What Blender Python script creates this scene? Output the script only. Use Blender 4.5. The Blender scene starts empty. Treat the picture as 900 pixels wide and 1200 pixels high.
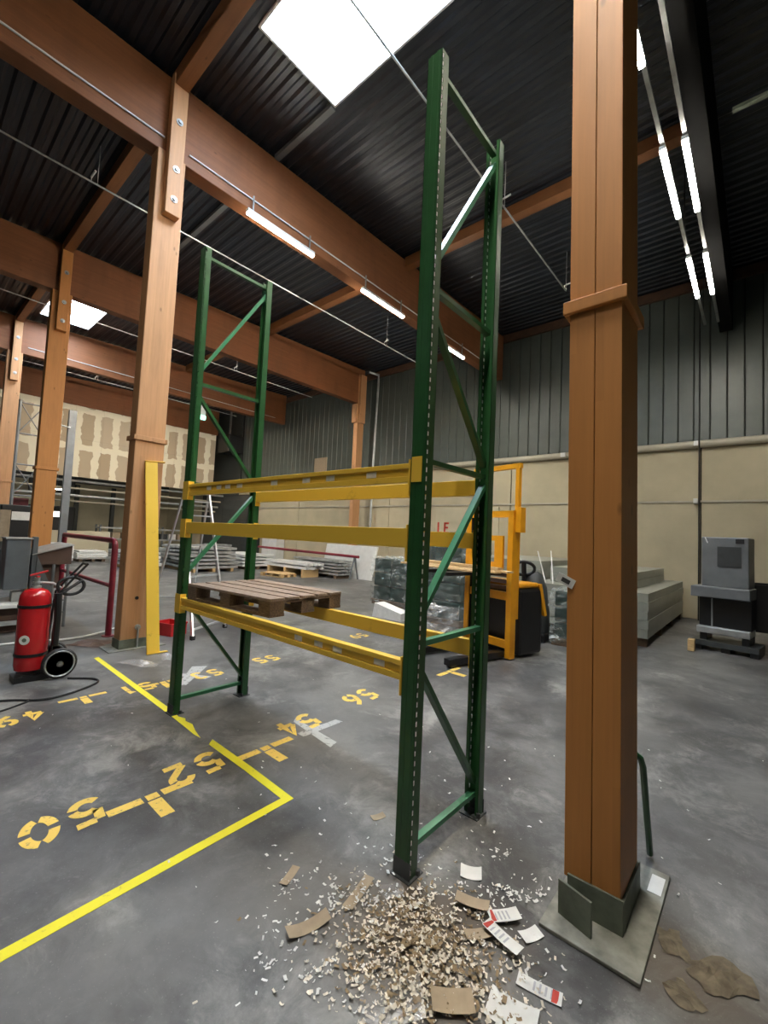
import bpy, math, random
from mathutils import Matrix, Vector
random.seed(7)
C = bpy.context.scene.collection
SC = bpy.context.scene
PI = math.pi

# ------------------------------------------------------------------ camera
def make_camera():
    yaw, pitch, roll, f = 0.7161, 0.0559, 0.0460, 506.63
    fw = Vector((-math.sin(yaw), math.cos(yaw), 0)); rt = Vector((math.cos(yaw), math.sin(yaw), 0)); up = Vector((0, 0, 1))
    f2 = fw*math.cos(pitch) + up*math.sin(pitch); u2 = -fw*math.sin(pitch) + up*math.cos(pitch)
    r3 = rt*math.cos(roll) + u2*math.sin(roll); u3 = -rt*math.sin(roll) + u2*math.cos(roll)
    cam = bpy.data.cameras.new('camera'); ob = bpy.data.objects.new('camera', cam); C.objects.link(ob)
    cam.sensor_fit = 'HORIZONTAL'; cam.sensor_width = 36.0; cam.lens = f*36.0/900.0
    cam.clip_start = 0.05; cam.clip_end = 200
    m = Matrix(((r3.x, u3.x, -f2.x, 1.3636), (r3.y, u3.y, -f2.y, -1.894), (r3.z, u3.z, -f2.z, 1.77), (0, 0, 0, 1)))
    ob.matrix_world = m
    SC.camera = ob
make_camera()

# ------------------------------------------------------------------ sky, exposure
W = bpy.data.worlds.new('sky'); SC.world = W; W.use_nodes = True
bg = W.node_tree.nodes['Background']
bg.inputs['Color'].default_value = (0.78, 0.89, 1.0, 1); bg.inputs['Strength'].default_value = 29.0
SC.view_settings.view_transform = 'Standard'; SC.view_settings.look = 'None'
SC.view_settings.gamma = 1.0; SC.view_settings.use_curve_mapping = False
SC.view_settings.exposure = 0.68
LAMP = 105.0          # radiance of the tube diffusers
SC.cycles.max_bounces = 8; SC.cycles.diffuse_bounces = 4; SC.cycles.glossy_bounces = 4; SC.cycles.transparent_max_bounces = 12
SC.cycles.sample_clamp_indirect = 6.0
SC.cycles.caustics_reflective = False; SC.cycles.caustics_refractive = False

# ------------------------------------------------------------------ materials
def newmat(name):
    m = bpy.data.materials.new(name); m.use_nodes = True
    nt = m.node_tree; b = nt.nodes['Principled BSDF']
    return m, nt, b
def L(nt, a, b): nt.links.new(a, b)
def node(nt, t, **kw):
    n = nt.nodes.new(t)
    for k, v in kw.items(): setattr(n, k, v)
    return n
def rgb(c): return (c[0], c[1], c[2], 1)
def coords(nt, scale=(1, 1, 1), kind='Object'):
    tc = node(nt, 'ShaderNodeTexCoord'); mp = node(nt, 'ShaderNodeMapping'); mp.inputs['Scale'].default_value = scale
    L(nt, tc.outputs[kind], mp.inputs['Vector']); return mp.outputs['Vector']
def noise(nt, vec, scale, detail=4, rough=.55):
    n = node(nt, 'ShaderNodeTexNoise'); n.inputs['Scale'].default_value = scale; n.inputs['Detail'].default_value = detail; n.inputs['Roughness'].default_value = rough
    L(nt, vec, n.inputs['Vector']); return n.outputs['Fac']
def ramp(nt, fac, stops):
    r = node(nt, 'ShaderNodeValToRGB'); e = r.color_ramp.elements
    while len(e) < len(stops): e.new(.5)
    for el, (p, c) in zip(e, stops): el.position = p; el.color = rgb(c) if len(c) == 3 else c
    L(nt, fac, r.inputs['Fac']); return r.outputs['Color']
def mixc(nt, fac, a, b, mode='MIX'):
    m = node(nt, 'ShaderNodeMix', data_type='RGBA', blend_type=mode)
    if hasattr(fac, 'is_linked'): L(nt, fac, m.inputs[0])
    else: m.inputs[0].default_value = fac
    for s, i in ((a, 6), (b, 7)):
        if hasattr(s, 'is_linked'): L(nt, s, m.inputs[i])
        else: m.inputs[i].default_value = rgb(s)
    return m.outputs[2]
def mth(nt, op, a, b=0.0, c=None):
    m = node(nt, 'ShaderNodeMath', operation=op)
    for i, s in enumerate((a, b) if c is None else (a, b, c)):
        if hasattr(s, 'is_linked'): L(nt, s, m.inputs[i])
        else: m.inputs[i].default_value = s
    return m.outputs[0]
def bump(nt, b, h, strength=.2, dist=.01):
    n = node(nt, 'ShaderNodeBump'); n.inputs['Strength'].default_value = strength; n.inputs['Distance'].default_value = dist
    L(nt, h, n.inputs['Height']); L(nt, n.outputs['Normal'], b.inputs['Normal'])
def mat(name, col, rough=.6, metal=0.0, var=.25, scale=6.0, bmp=.0, stretch=(1, 1, 1), spec=.5):
    m, nt, b = newmat(name)
    v = coords(nt, stretch); n = noise(nt, v, scale, 5)
    d = tuple(c*(1-var) for c in col); l = tuple(min(1, c*(1+var)) for c in col)
    L(nt, ramp(nt, n, [(.3, d), (.7, l)]), b.inputs['Base Color'])
    b.inputs['Roughness'].default_value = rough; b.inputs['Metallic'].default_value = metal
    b.inputs['Specular IOR Level'].default_value = spec
    if bmp: bump(nt, b, n, bmp)
    return m
def emit(name, col, s):
    m, nt, b = newmat(name); nt.nodes.remove(b)
    e = node(nt, 'ShaderNodeEmission'); e.inputs['Color'].default_value = rgb(col); e.inputs['Strength'].default_value = s
    L(nt, e.outputs[0], nt.nodes['Material Output'].inputs['Surface']); return m

def timber(name, axis, base, lam_axis, dark=.82):
    """glued laminated timber: grain along axis, boards stacked along lam_axis, knots"""
    m, nt, b = newmat(name)
    st = [34.0, 34.0, 34.0]; st[axis] = 1.6
    v = coords(nt, tuple(st)); g = noise(nt, v, 1.0, 6, .6)
    tc = node(nt, 'ShaderNodeTexCoord'); sp = node(nt, 'ShaderNodeSeparateXYZ'); L(nt, tc.outputs['Object'], sp.inputs[0])
    lam = mth(nt, 'FLOOR', mth(nt, 'MULTIPLY', sp.outputs[lam_axis], 1/.045))
    seg = mth(nt, 'FLOOR', mth(nt, 'ADD', mth(nt, 'MULTIPLY', sp.outputs[axis], .4), mth(nt, 'MULTIPLY', lam, .37)))
    wn = node(nt, 'ShaderNodeTexWhiteNoise', noise_dimensions='2D'); cx = node(nt, 'ShaderNodeCombineXYZ'); L(nt, lam, cx.inputs[0]); L(nt, seg, cx.inputs[1]); L(nt, cx.outputs[0], wn.inputs['Vector'])
    c1 = ramp(nt, g, [(.3, tuple(c*dark for c in base)), (.62, base)])
    c2 = mixc(nt, .13, c1, ramp(nt, wn.outputs['Value'], [(0, tuple(c*.6 for c in base)), (1, tuple(min(1, c*1.35) for c in base))]))
    ks = [7.0, 7.0, 7.0]; ks[axis] = 3.2
    vo = node(nt, 'ShaderNodeTexVoronoi'); vo.inputs['Scale'].default_value = 1.0; L(nt, coords(nt, tuple(ks)), vo.inputs['Vector'])
    kn = ramp(nt, vo.outputs['Distance'], [(.05, (1, 1, 1)), (.13, (0, 0, 0))])
    big = noise(nt, coords(nt, (1, 1, 1)), 1.7, 2)
    kf = mth(nt, 'MULTIPLY', kn, mth(nt, 'GREATER_THAN', big, .5))
    c3 = mixc(nt, mth(nt, 'MULTIPLY', kf, .6), c2, tuple(c*.28 for c in base))
    stain = noise(nt, coords(nt, (1, 1, .35)), 2.2, 5)
    c4 = mixc(nt, ramp(nt, stain, [(.5, (0, 0, 0)), (.72, (.35, .35, .35))]), c3, tuple(c*.45 for c in base))
    L(nt, c4, b.inputs['Base Color']); b.inputs['Roughness'].default_value = .55; b.inputs['Specular IOR Level'].default_value = .3
    bump(nt, b, g, .25, .004)
    return m

def floor_mat():
    m, nt, b = newmat('concrete_floor')
    v = coords(nt)
    wv = node(nt, 'ShaderNodeTexNoise'); wv.inputs['Scale'].default_value = 1.3; wv.inputs['Detail'].default_value = 3; L(nt, v, wv.inputs['Vector'])
    ws = node(nt, 'ShaderNodeVectorMath', operation='SCALE'); ws.inputs['Scale'].default_value = .7; L(nt, wv.outputs['Color'], ws.inputs[0])
    wa = node(nt, 'ShaderNodeVectorMath', operation='ADD'); L(nt, v, wa.inputs[0]); L(nt, ws.outputs[0], wa.inputs[1]); wv = wa.outputs[0]
    n1 = noise(nt, v, .45, 7, .64); n2 = noise(nt, wv, 2.3, 10, .70); n3 = noise(nt, v, 38, 3, .6)
    c = ramp(nt, n2, [(.30, (.030, .030, .032)), (.48, (.066, .066, .068)), (.60, (.135, .135, .133)), (.74, (.27, .27, .26))])
    c = mixc(nt, ramp(nt, n1, [(.42, (0, 0, 0)), (.62, (.7, .7, .7))]), c, (.21, .21, .205))
    n4 = noise(nt, wv, 1.25, 11, .76)
    c = mixc(nt, ramp(nt, n4, [(.53, (0, 0, 0)), (.68, (.65, .65, .65))]), c, (.36, .355, .335))
    n6 = noise(nt, wv, .85, 9, .72)
    c = mixc(nt, ramp(nt, n6, [(.52, (0, 0, 0)), (.66, (.7, .7, .7))]), c, (.040, .040, .042))
    n5 = noise(nt, v, 90, 2, .5)
    c = mixc(nt, ramp(nt, n5, [(.66, (0, 0, 0)), (.72, (.3, .3, .3))]), c, (.34, .34, .33))
    # brown wood dust around the rack foot, darker brown patch by the right column
    tc = node(nt, 'ShaderNodeTexCoord')
    def blob(cx, cy, sx, sy, r0, r1):
        mp = node(nt, 'ShaderNodeMapping'); mp.inputs['Location'].default_value = (-cx*sx, -cy*sy, 0); mp.inputs['Scale'].default_value = (sx, sy, 1)
        L(nt, tc.outputs['Object'], mp.inputs['Vector'])
        ln = node(nt, 'ShaderNodeVectorMath', operation='LENGTH'); L(nt, mp.outputs[0], ln.inputs[0])
        s = mth(nt, 'ADD', ln.outputs['Value'], mth(nt, 'MULTIPLY', mth(nt, 'SUBTRACT', n2, .5), .9))
        return ramp(nt, s, [(r0, (1, 1, 1)), (r1, (0, 0, 0))])
    d1 = blob(.24, -.2, 1.5, 1.9, .2, .9)
    c = mixc(nt, mth(nt, 'MULTIPLY', d1, .75), c, (.125, .088, .055))
    d2 = blob(1.12, .42, 2.6, 3.2, .2, .9)
    c = mixc(nt, mth(nt, 'MULTIPLY', d2, .6), c, (.09, .06, .035))
    d3 = blob(-5.9, .2, 2.2, 2.2, .2, .9)
    c = mixc(nt, mth(nt, 'MULTIPLY', d3, .6), c, (.06, .045, .035))
    L(nt, c, b.inputs['Base Color'])
    L(nt, ramp(nt, n2, [(.3, (.34, .34, .34)), (.7, (.6, .6, .6))]), b.inputs['Roughness'])
    b.inputs['Specular IOR Level'].default_value = .5
    bump(nt, b, mth(nt, 'ADD', n3, n2), .12, .006)
    return m

def worn_paint(name, col, under=(.07, .07, .074), thr=.42, rough=.6, sc=22):
    m, nt, b = newmat(name)
    n = noise(nt, coords(nt), sc, 6, .7)
    L(nt, mixc(nt, ramp(nt, n, [(thr-.05, (0, 0, 0)), (thr+.06, (1, 1, 1))]), under, col), b.inputs['Base Color'])
    b.inputs['Roughness'].default_value = rough; return m

def plaster_mat():
    m, nt, b = newmat('jointed_plasterboard')
    tc = node(nt, 'ShaderNodeTexCoord'); sp = node(nt, 'ShaderNodeSeparateXYZ'); L(nt, tc.outputs['Object'], sp.inputs[0])
    cx = node(nt, 'ShaderNodeCombineXYZ'); L(nt, sp.outputs[1], cx.inputs[0]); L(nt, sp.outputs[2], cx.inputs[1])
    vd = node(nt, 'ShaderNodeVectorMath', operation='ADD'); L(nt, cx.outputs[0], vd.inputs[0])
    nn = node(nt, 'ShaderNodeTexNoise'); nn.inputs['Scale'].default_value = 2.4; L(nt, cx.outputs[0], nn.inputs['Vector'])
    sc = node(nt, 'ShaderNodeVectorMath', operation='SCALE'); sc.inputs['Scale'].default_value = .3; L(nt, nn.outputs['Color'], sc.inputs[0]); L(nt, sc.outputs[0], vd.inputs[1])
    bk = node(nt, 'ShaderNodeTexBrick'); bk.offset = 0; bk.inputs['Color1'].default_value = (.42, .33, .22, 1); bk.inputs['Color2'].default_value = (.52, .43, .31, 1)
    bk.inputs['Mortar'].default_value = (.80, .74, .58, 1); bk.inputs['Scale'].default_value = 1; bk.inputs['Mortar Size'].default_value = .17; bk.inputs['Mortar Smooth'].default_value = .15
    bk.inputs['Brick Width'].default_value = .82; bk.inputs['Row Height'].default_value = 1.86
    L(nt, vd.outputs[0], bk.inputs['Vector']); L(nt, bk.outputs['Color'], b.inputs['Base Color']); b.inputs['Roughness'].default_value = .85
    return m

def film_mat(name, tint=(.80, .86, .85), alpha=.62):
    m, nt, b = newmat(name)
    n = noise(nt, coords(nt, (1, 1, 2.6)), 3.2, 4, .55)
    b.inputs['Base Color'].default_value = rgb(tint); b.inputs['Roughness'].default_value = .12; b.inputs['Specular IOR Level'].default_value = 1.0
    L(nt, ramp(nt, n, [(.44, (alpha*.06,)*3), (.60, (alpha*.3,)*3), (.72, (alpha,)*3)]), b.inputs['Alpha'])
    return m

M = {}
M['floor'] = floor_mat()
M['deck'] = mat('dark_metal_deck', (.015, .019, .027), .38, .1, .3, 1.2)
M['clad'] = mat('grey_green_cladding', (.078, .092, .082), .40, .05, .22, .8)
M['clad_dark'] = mat('dark_grey_cladding', (.05, .055, .052), .5, 0, .2, .7)
M['joint'] = mat('dark_joint', (.012, .013, .013), .8)
M['beige'] = mat('beige_precast_concrete', (.44, .39, .27), .8, 0, .1, 1.1, .05)
M['beige2'] = mat('pale_cream_wall', (.5, .45, .32), .8, 0, .12, .9)
M['pipe_beige'] = mat('painted_pipe', (.42, .39, .31), .45, 0, .1, 3)
M['col_z'] = timber('glulam_column', 2, (.52, .225, .066), 0, .88)
M['col_p'] = timber('pale_glulam_column', 2, (.54, .285, .135), 1)
M['beam_y'] = timber('glulam_beam', 1, (.225, .087, .035), 2)
M['purlin'] = timber('glulam_purlin', 0, (.27, .115, .046), 2)
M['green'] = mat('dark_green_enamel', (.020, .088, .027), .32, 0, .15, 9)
M['green_lit'] = mat('lit_green_enamel', (.05, .22, .11), .32, 0, .15, 9)  # brighter copy of the rack green; light on some braces put into colour
M['yellow'] = worn_paint('yellow_enamel', (.90, .58, .07), (.62, .37, .05), .33, .38, 5)
M['yellow_t'] = worn_paint('yellow_floor_tape', (.80, .72, .03), (.55, .5, .06), .34, .5, 30)
M['stencil'] = worn_paint('yellow_stencil_paint', (.80, .55, .11), (.16, .14, .10), .38, .6, 26)
M['spray'] = worn_paint('white_spray_paint', (.42, .43, .43), (.13, .13, .13), .4, .7, 16)
M['steel'] = mat('dull_steel', (.34, .35, .35), .38, .8, .2, 6)
M['bare'] = mat('near_white_insert', (.85, .87, .86), .5, 0, .1, 4)  # near-white pieces set into the punched slots of the rack
M['galv'] = mat('galvanised_steel', (.42, .44, .44), .42, .5, .25, 4)
M['alu'] = mat('aluminium', (.72, .74, .76), .3, .7, .08, 5)
M['shoe'] = mat('grey_green_painted_steel', (.125, .145, .11), .6, 0, .4, 8, .2)
M['plate_steel'] = mat('scuffed_base_plate', (.22, .22, .19), .6, .1, .45, 9, .2)
M['black_wood'] = mat('matte_black_timber', (.006, .006, .006), .9, 0, .3, 5, spec=.1)  # even matte black for one roof beam, unlike the brown others
M['dark_purlin'] = mat('dark_stained_purlin', (.07, .035, .02), .7, 0, .3, 5)
M['black'] = mat('black_plastic', (.008, .008, .009), .4, 0, .3, 8)
M['rubber'] = mat('black_rubber', (.012, .012, .013), .6, 0, .3, 12)
M['red'] = mat('red_enamel', (.42, .012, .015), .22, 0, .12, 4)
M['maroon'] = mat('dark_red_rail_paint', (.2, .016, .03), .4, 0, .2, 6)
M['redbox'] = mat('red_plastic', (.55, .02, .025), .4, 0, .1, 5)
M['white'] = mat('white_paper', (.72, .72, .70), .7, 0, .08, 12)
M['white_m'] = mat('white_lacquered_metal', (.66, .67, .66), .42, 0, .08, 4)
M['label'] = mat('paper_label', (.92, .89, .80), .7, 0, .08, 30)
M['print'] = mat('black_print', (.05, .05, .05), .7)
M['redprint'] = mat('red_print', (.55, .06, .04), .7)
M['card'] = mat('brown_cardboard', (.38, .30, .205), .8, 0, .12, 14)
M['paper_shred'] = mat('pale_paper_shred', (.68, .62, .52), .8, 0, .3, 25)
M['faint'] = mat('faint_print', (.45, .46, .5), .7)
M['shred'] = mat('brown_card_shred', (.26, .19, .11), .85, 0, .35, 20)
M['mud'] = mat('muddy_paper', (.15, .125, .09), .9, 0, .4, 16)
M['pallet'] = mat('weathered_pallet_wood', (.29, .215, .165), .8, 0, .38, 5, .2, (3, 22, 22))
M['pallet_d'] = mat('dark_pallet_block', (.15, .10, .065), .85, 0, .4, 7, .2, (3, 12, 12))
M['wood'] = mat('fresh_sawn_wood', (.62, .42, .2), .7, 0, .2, 5, .1, (2, 18, 18))
M['grey'] = mat('grey_machine_paint', (.14, .15, .155), .45, 0, .15, 4)
M['blugrey'] = mat('blue_grey_machine_paint', (.11, .125, .135), .4, .1, .15, 4)
M['brown'] = mat('brown_machine_hood', (.10, .06, .045), .6, 0, .2, 4)
M['darkgrey'] = mat('dark_grey_plastic', (.045, .05, .052), .45, 0, .2, 5)
M['stk'] = mat('olive_grey_sheet', (.30, .31, .27), .4, .2, .15, 1.4)
M['fork'] = mat('orange_yellow_enamel', (.75, .33, .012), .38, 0, .1, 4)
M['film'] = film_mat('stretch_film')
M['filmw'] = film_mat('white_plastic_film', (.9, .9, .92), .97)
M['load'] = mat('grey_green_crate', (.022, .042, .036), .35, 0, .45, 5)
M['plaster'] = plaster_mat()
M['tube'] = emit('lit_diffuser', (1.0, .93, .80), LAMP)
M['tube2'] = emit('boosted_diffuser', (1.0, .93, .80), LAMP*2.2)  # raised radiance, added to brighten the hall from unseen lamps
M['exit'] = emit('lit_exit_sign', (.35, 1.0, .8), 2.2)
M['screen'] = emit('lit_panel', (1, 1, .95), 1.6)

def pane_mat():
    m, nt, b = newmat('polycarbonate'); nt.nodes.remove(b)
    t = node(nt, 'ShaderNodeBsdfTransparent'); t.inputs[0].default_value = (.95, .97, 1, 1)
    g = node(nt, 'ShaderNodeBsdfTranslucent'); g.inputs[0].default_value = (.9, .94, 1, 1)
    mx = node(nt, 'ShaderNodeMixShader'); mx.inputs[0].default_value = .2
    L(nt, t.outputs[0], mx.inputs[1]); L(nt, g.outputs[0], mx.inputs[2]); L(nt, mx.outputs[0], nt.nodes['Material Output'].inputs['Surface'])
    return m
M['pane'] = pane_mat()

# ------------------------------------------------------------------ geometry helpers
INV = {}
class MB:
    """collects shapes in world coordinates; build() links them as one mesh object under its thing"""
    def __init__(s): s.v = []; s.f = []
    def add(s, vs, fs):
        n = len(s.v); s.v += [tuple(v) for v in vs]; s.f += [tuple(i+n for i in f) for f in fs]; return s
    def box(s, x0, x1, y0, y1, z0, z1):
        return s.add([(x0, y0, z0), (x1, y0, z0), (x1, y1, z0), (x0, y1, z0), (x0, y0, z1), (x1, y0, z1), (x1, y1, z1), (x0, y1, z1)],
                     [(0, 3, 2, 1), (4, 5, 6, 7), (0, 1, 5, 4), (1, 2, 6, 5), (2, 3, 7, 6), (3, 0, 4, 7)])
    def obox(s, c, u, v, w, a, b, d):
        """box centred on c, half sizes a, b, d along unit vectors u, v, w"""
        c, u, v, w = Vector(c), Vector(u), Vector(v), Vector(w); P = []
        for k in (-1, 1):
            for i, j in ((-1, -1), (1, -1), (1, 1), (-1, 1)): P.append(c+u*a*i+v*b*j+w*d*k)
        return s.add(P, [(0, 3, 2, 1), (4, 5, 6, 7), (0, 1, 5, 4), (1, 2, 6, 5), (2, 3, 7, 6), (3, 0, 4, 7)])
    def bar(s, p, q, a, b, up=(0, 0, 1)):
        """rectangular bar from p to q: a wide sideways, b along up"""
        p, q = Vector(p), Vector(q); w = (q-p); ln = w.length; w.normalize(); u = w.cross(Vector(up))
        if u.length < 1e-4: u = w.cross(Vector((0, 1, 0)))
        u.normalize(); v = u.cross(w)
        return s.obox((p+q)/2, u, v, w, a/2, b/2, ln/2)
    def prism(s, pts, axis, lo, hi):
        """polygon pts in the two other axes, extruded lo..hi along axis"""
        def P(a, b, c): return {0: (c, a, b), 1: (a, c, b), 2: (a, b, c)}[axis]
        n = len(pts); vs = [P(a, b, lo) for a, b in pts] + [P(a, b, hi) for a, b in pts]
        return s.add(vs, [tuple(range(n))[::-1], tuple(range(n, 2*n))] + [(i, (i+1) % n, n+(i+1) % n, n+i) for i in range(n)])
    def tube(s, pts, r, n=8, cap=True):
        pts = [Vector(p) for p in pts]; rings = []; ref = None
        for i, p in enumerate(pts):
            t = (pts[min(i+1, len(pts)-1)]-pts[max(i-1, 0)]).normalized()
            if ref is None:
                ref = t.orthogonal().normalized()
            ref = (ref - t*ref.dot(t)).normalized(); bn = t.cross(ref)
            rr = r[i] if isinstance(r, (list, tuple)) else r
            rings.append([p+(ref*math.cos(2*PI*k/n)+bn*math.sin(2*PI*k/n))*rr for k in range(n)])
        vs = [v for g in rings for v in g]; fs = []
        for i in range(len(pts)-1):
            for k in range(n): fs.append((i*n+k, i*n+(k+1) % n, (i+1)*n+(k+1) % n, (i+1)*n+k))
        if cap: fs += [tuple(range(n))[::-1], tuple(range((len(pts)-1)*n, len(pts)*n))]
        return s.add(vs, fs)
    def cyl(s, p, q, r, n=12): return s.tube([p, q], r, n)
    def lathe(s, prof, c, axis=(0, 0, 1), n=24):
        """profile of (radius, height) turned round axis through c"""
        ax = Vector(axis).normalized(); u = ax.orthogonal().normalized(); w = ax.cross(u); c = Vector(c)
        vs = []; m = len(prof)
        for r, h in prof:
            for k in range(n):
                a = 2*PI*k/n; vs.append(c+ax*h+(u*math.cos(a)+w*math.sin(a))*r)
        fs = [(i*n+k, i*n+(k+1) % n, (i+1)*n+(k+1) % n, (i+1)*n+k) for i in range(m-1) for k in range(n)]
        fs += [tuple(range(n))[::-1], tuple(range((m-1)*n, m*n))]
        return s.add(vs, fs)
    def build(s, name, m, parent=None, bevel=0, smooth=False, local=False):
        vs = s.v
        if parent is not None and not local:
            inv = INV.get(parent.name)
            if inv is not None: vs = [inv @ Vector(v) for v in vs]
        me = bpy.data.meshes.new(name); me.from_pydata([tuple(v) for v in vs], [], s.f); me.update()
        me.materials.append(M[m] if isinstance(m, str) else m)
        if smooth:
            me.polygons.foreach_set('use_smooth', [True]*len(me.polygons))
            try: me.set_sharp_from_angle(angle=math.radians(40))
            except Exception: pass
        o = bpy.data.objects.new(name, me); C.objects.link(o)
        if parent is not None:
            o.parent = parent
            if parent.name in INV: INV[o.name] = INV[parent.name]
        if bevel:
            bv = o.modifiers.new('bevel', 'BEVEL'); bv.width = bevel; bv.segments = 2; bv.limit_method = 'ANGLE'
        return o

def tag(o, label=None, cat=None, group=None, kind=None):
    if label: o['label'] = label
    if cat: o['category'] = cat
    if group: o['group'] = group
    if kind: o['kind'] = kind
    return o
def thing(name, label, cat, loc=(0, 0, 0), rz=0.0, group=None):
    o = bpy.data.objects.new(name, None); C.objects.link(o); o.empty_display_size = .1
    o.location = loc; o.rotation_euler = (0, 0, rz)
    INV[o.name] = (Matrix.Translation(loc) @ Matrix.Rotation(rz, 4, 'Z')).inverted()
    return tag(o, label, cat, group)
def solo(name, m, mb, label, cat, group=None, **kw): return tag(mb.build(name, m, **kw), label, cat, group)
def copy_tree(o, parent=None):
    c = o.copy(); C.objects.link(c); c.parent = parent
    for ch in list(o.children): copy_tree(ch, c)
    return c
def box(*a): return MB().box(*a)

# ------------------------------------------------------------------ the building: floor, ceiling, walls
WY = 12.05                      # inner face of the side wall
def roofz(y): return 8.73 + .03*(y-.8)
COLX = [.885, -5.42, -11.68, -17.65, -23.70]   # right-hand faces of the portal lines

f = box(-34, 8, -9, 13, -.15, 0).build('floor', 'floor'); tag(f, kind='structure')

def ceiling():
    pitch, dp = .23, .028
    y0 = 1.02-43*pitch; nrib = int((12.6-y0)/pitch)
    # skylight openings (x range, y range snapped to ribs)
    k0, k1 = 43, 49
    holes = [(-3.83, -.95), (-16.9, -14.8)]
    mb = MB()
    for k in range(nrib):
        ya = y0+k*pitch
        prof = [(ya, 0), (ya+pitch*.32, 0), (ya+pitch*.5, dp), (ya+pitch*.82, dp), (ya+pitch, 0)]
        if k0 <= k < k1: segs = [(-34, holes[1][0]), (holes[1][1], holes[0][0]), (holes[0][1], 8)]
        else: segs = [(-34, 8)]
        for xa, xb in segs:
            for (p, hp), (q, hq) in zip(prof, prof[1:]):
                mb.add([(xa, p, roofz(p)+hp), (xb, p, roofz(p)+hp), (xb, q, roofz(q)+hq), (xa, q, roofz(q)+hq)], [(0, 1, 2, 3)])
    c = mb.build('ceiling', 'deck'); tag(c, kind='structure')
    ya, yb = y0+k0*pitch, y0+k1*pitch
    labels = ['large bright skylight above the near rack at the top edge', 'small bright skylight far off behind the left columns']
    for n, (xa, xb) in enumerate(holes):
        s = thing('skylight', labels[n], 'skylight', ((xa+xb)/2, (ya+yb)/2, roofz((ya+yb)/2)))
        t = MB(); za, zb = roofz(ya), roofz(yb); h = .32
        for (x0, x1, p, q) in ((xa-.03, xa, ya-.03, yb+.03), (xb, xb+.03, ya-.03, yb+.03), (xa, xb, ya-.03, ya), (xa, xb, yb, yb+.03)):
            t.box(x0, x1, p, q, min(za, zb)-.02, zb+h)
        t.build('upstand', 'white_m', s)
        nb = 1
        for i in range(nb):
            x0 = xa+(xb-xa)*i/nb; x1 = xa+(xb-xa)*(i+1)/nb
            box(x0+.015, x1-.015, ya, yb, zb+h-.03, zb+h-.015).build('pane', 'pane', s)
            if i: box(x0-.015, x0+.015, ya, yb, zb+h-.05, zb+h).build('glazing_bar', 'white_m', s)
        a = bpy.data.lights.new('daylight_portal', 'AREA'); a.shape = 'RECTANGLE'; a.size = xb-xa; a.size_y = yb-ya
        a.cycles.is_portal = True
        ao = bpy.data.objects.new('daylight_portal', a); C.objects.link(ao); ao.location = ((xa+xb)/2, (ya+yb)/2, zb+h+.03)
ceiling()

def side_wall():
    w = box(-27.0, 8, WY+.06, WY+.3, 0, 9.2).build('wall_right', 'joint'); tag(w, kind='structure')
    # vertical cladding above the precast base
    x = 7.75; mesh = None
    while x > -22.3:
        if mesh is None:
            ob = box(-.166, .166, WY, WY+.07, 4.5, 9.05).build('cladding_panel', 'clad', w); mesh = ob.data
        else:
            ob = bpy.data.objects.new('cladding_panel', mesh); C.objects.link(ob); ob.parent = w
        ob.location.x = x-.175
        bv = ob.modifiers.new('bevel', 'BEVEL'); bv.width = .012; bv.segments = 1
        x -= .35
    box(-27, -22.55, WY-.02, WY+.07, 3.96, 9.05).build('plain_panel', 'clad_dark', w)
    # precast concrete panels, two courses
    xs = [8, .21, -5.05, -10.47, -16.6, -22.5]
    for a, b in zip(xs, xs[1:]):
        box(b+.015, a-.015, WY-.02, WY+.07, 0, 3.03).build('concrete_panel', 'beige', w, bevel=.012)
        box(b+.015, a-.015, WY-.02, WY+.07, 3.08, 4.47).build('concrete_panel', 'beige', w, bevel=.012)
    box(-27, -22.55, WY-.02, WY+.07, 0, 3.94).build('concrete_panel', 'clad_dark', w)
    t = MB().cyl((-22.5, WY-.09, 4.56), (8, WY-.09, 4.56), .1, 12).build('trim_1', 'pipe_beige', smooth=True); tag(t, kind='structure')
    t = MB().prism([(WY-.1, roofz(WY)-.28), (WY+.02, roofz(WY)-.28), (WY+.02, roofz(WY)-.0), (WY-.1, roofz(WY)-.02)], 0, -22.6, 8).build('trim_2', 'dark_purlin'); tag(t, kind='structure')
    t = box(-22.5, 8, WY-.06, WY-.02, 3.03, 3.08).build('trim_3', 'pipe_beige'); tag(t, kind='structure')
    d = thing('dark_roller_door', 'tall dark shutter at the far end of the side wall', 'door', (-22.6, WY-.03, 0))
    box(-24.2, -21.1, WY-.09, WY-.03, 0, 3.85).build('frame', 'black', d)
    for i in range(13): box(-24.1, -21.2, WY-.12, WY-.09, .05+i*.29, .05+i*.29+.27).build('slat', 'clad_dark', d)
side_wall()

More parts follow.
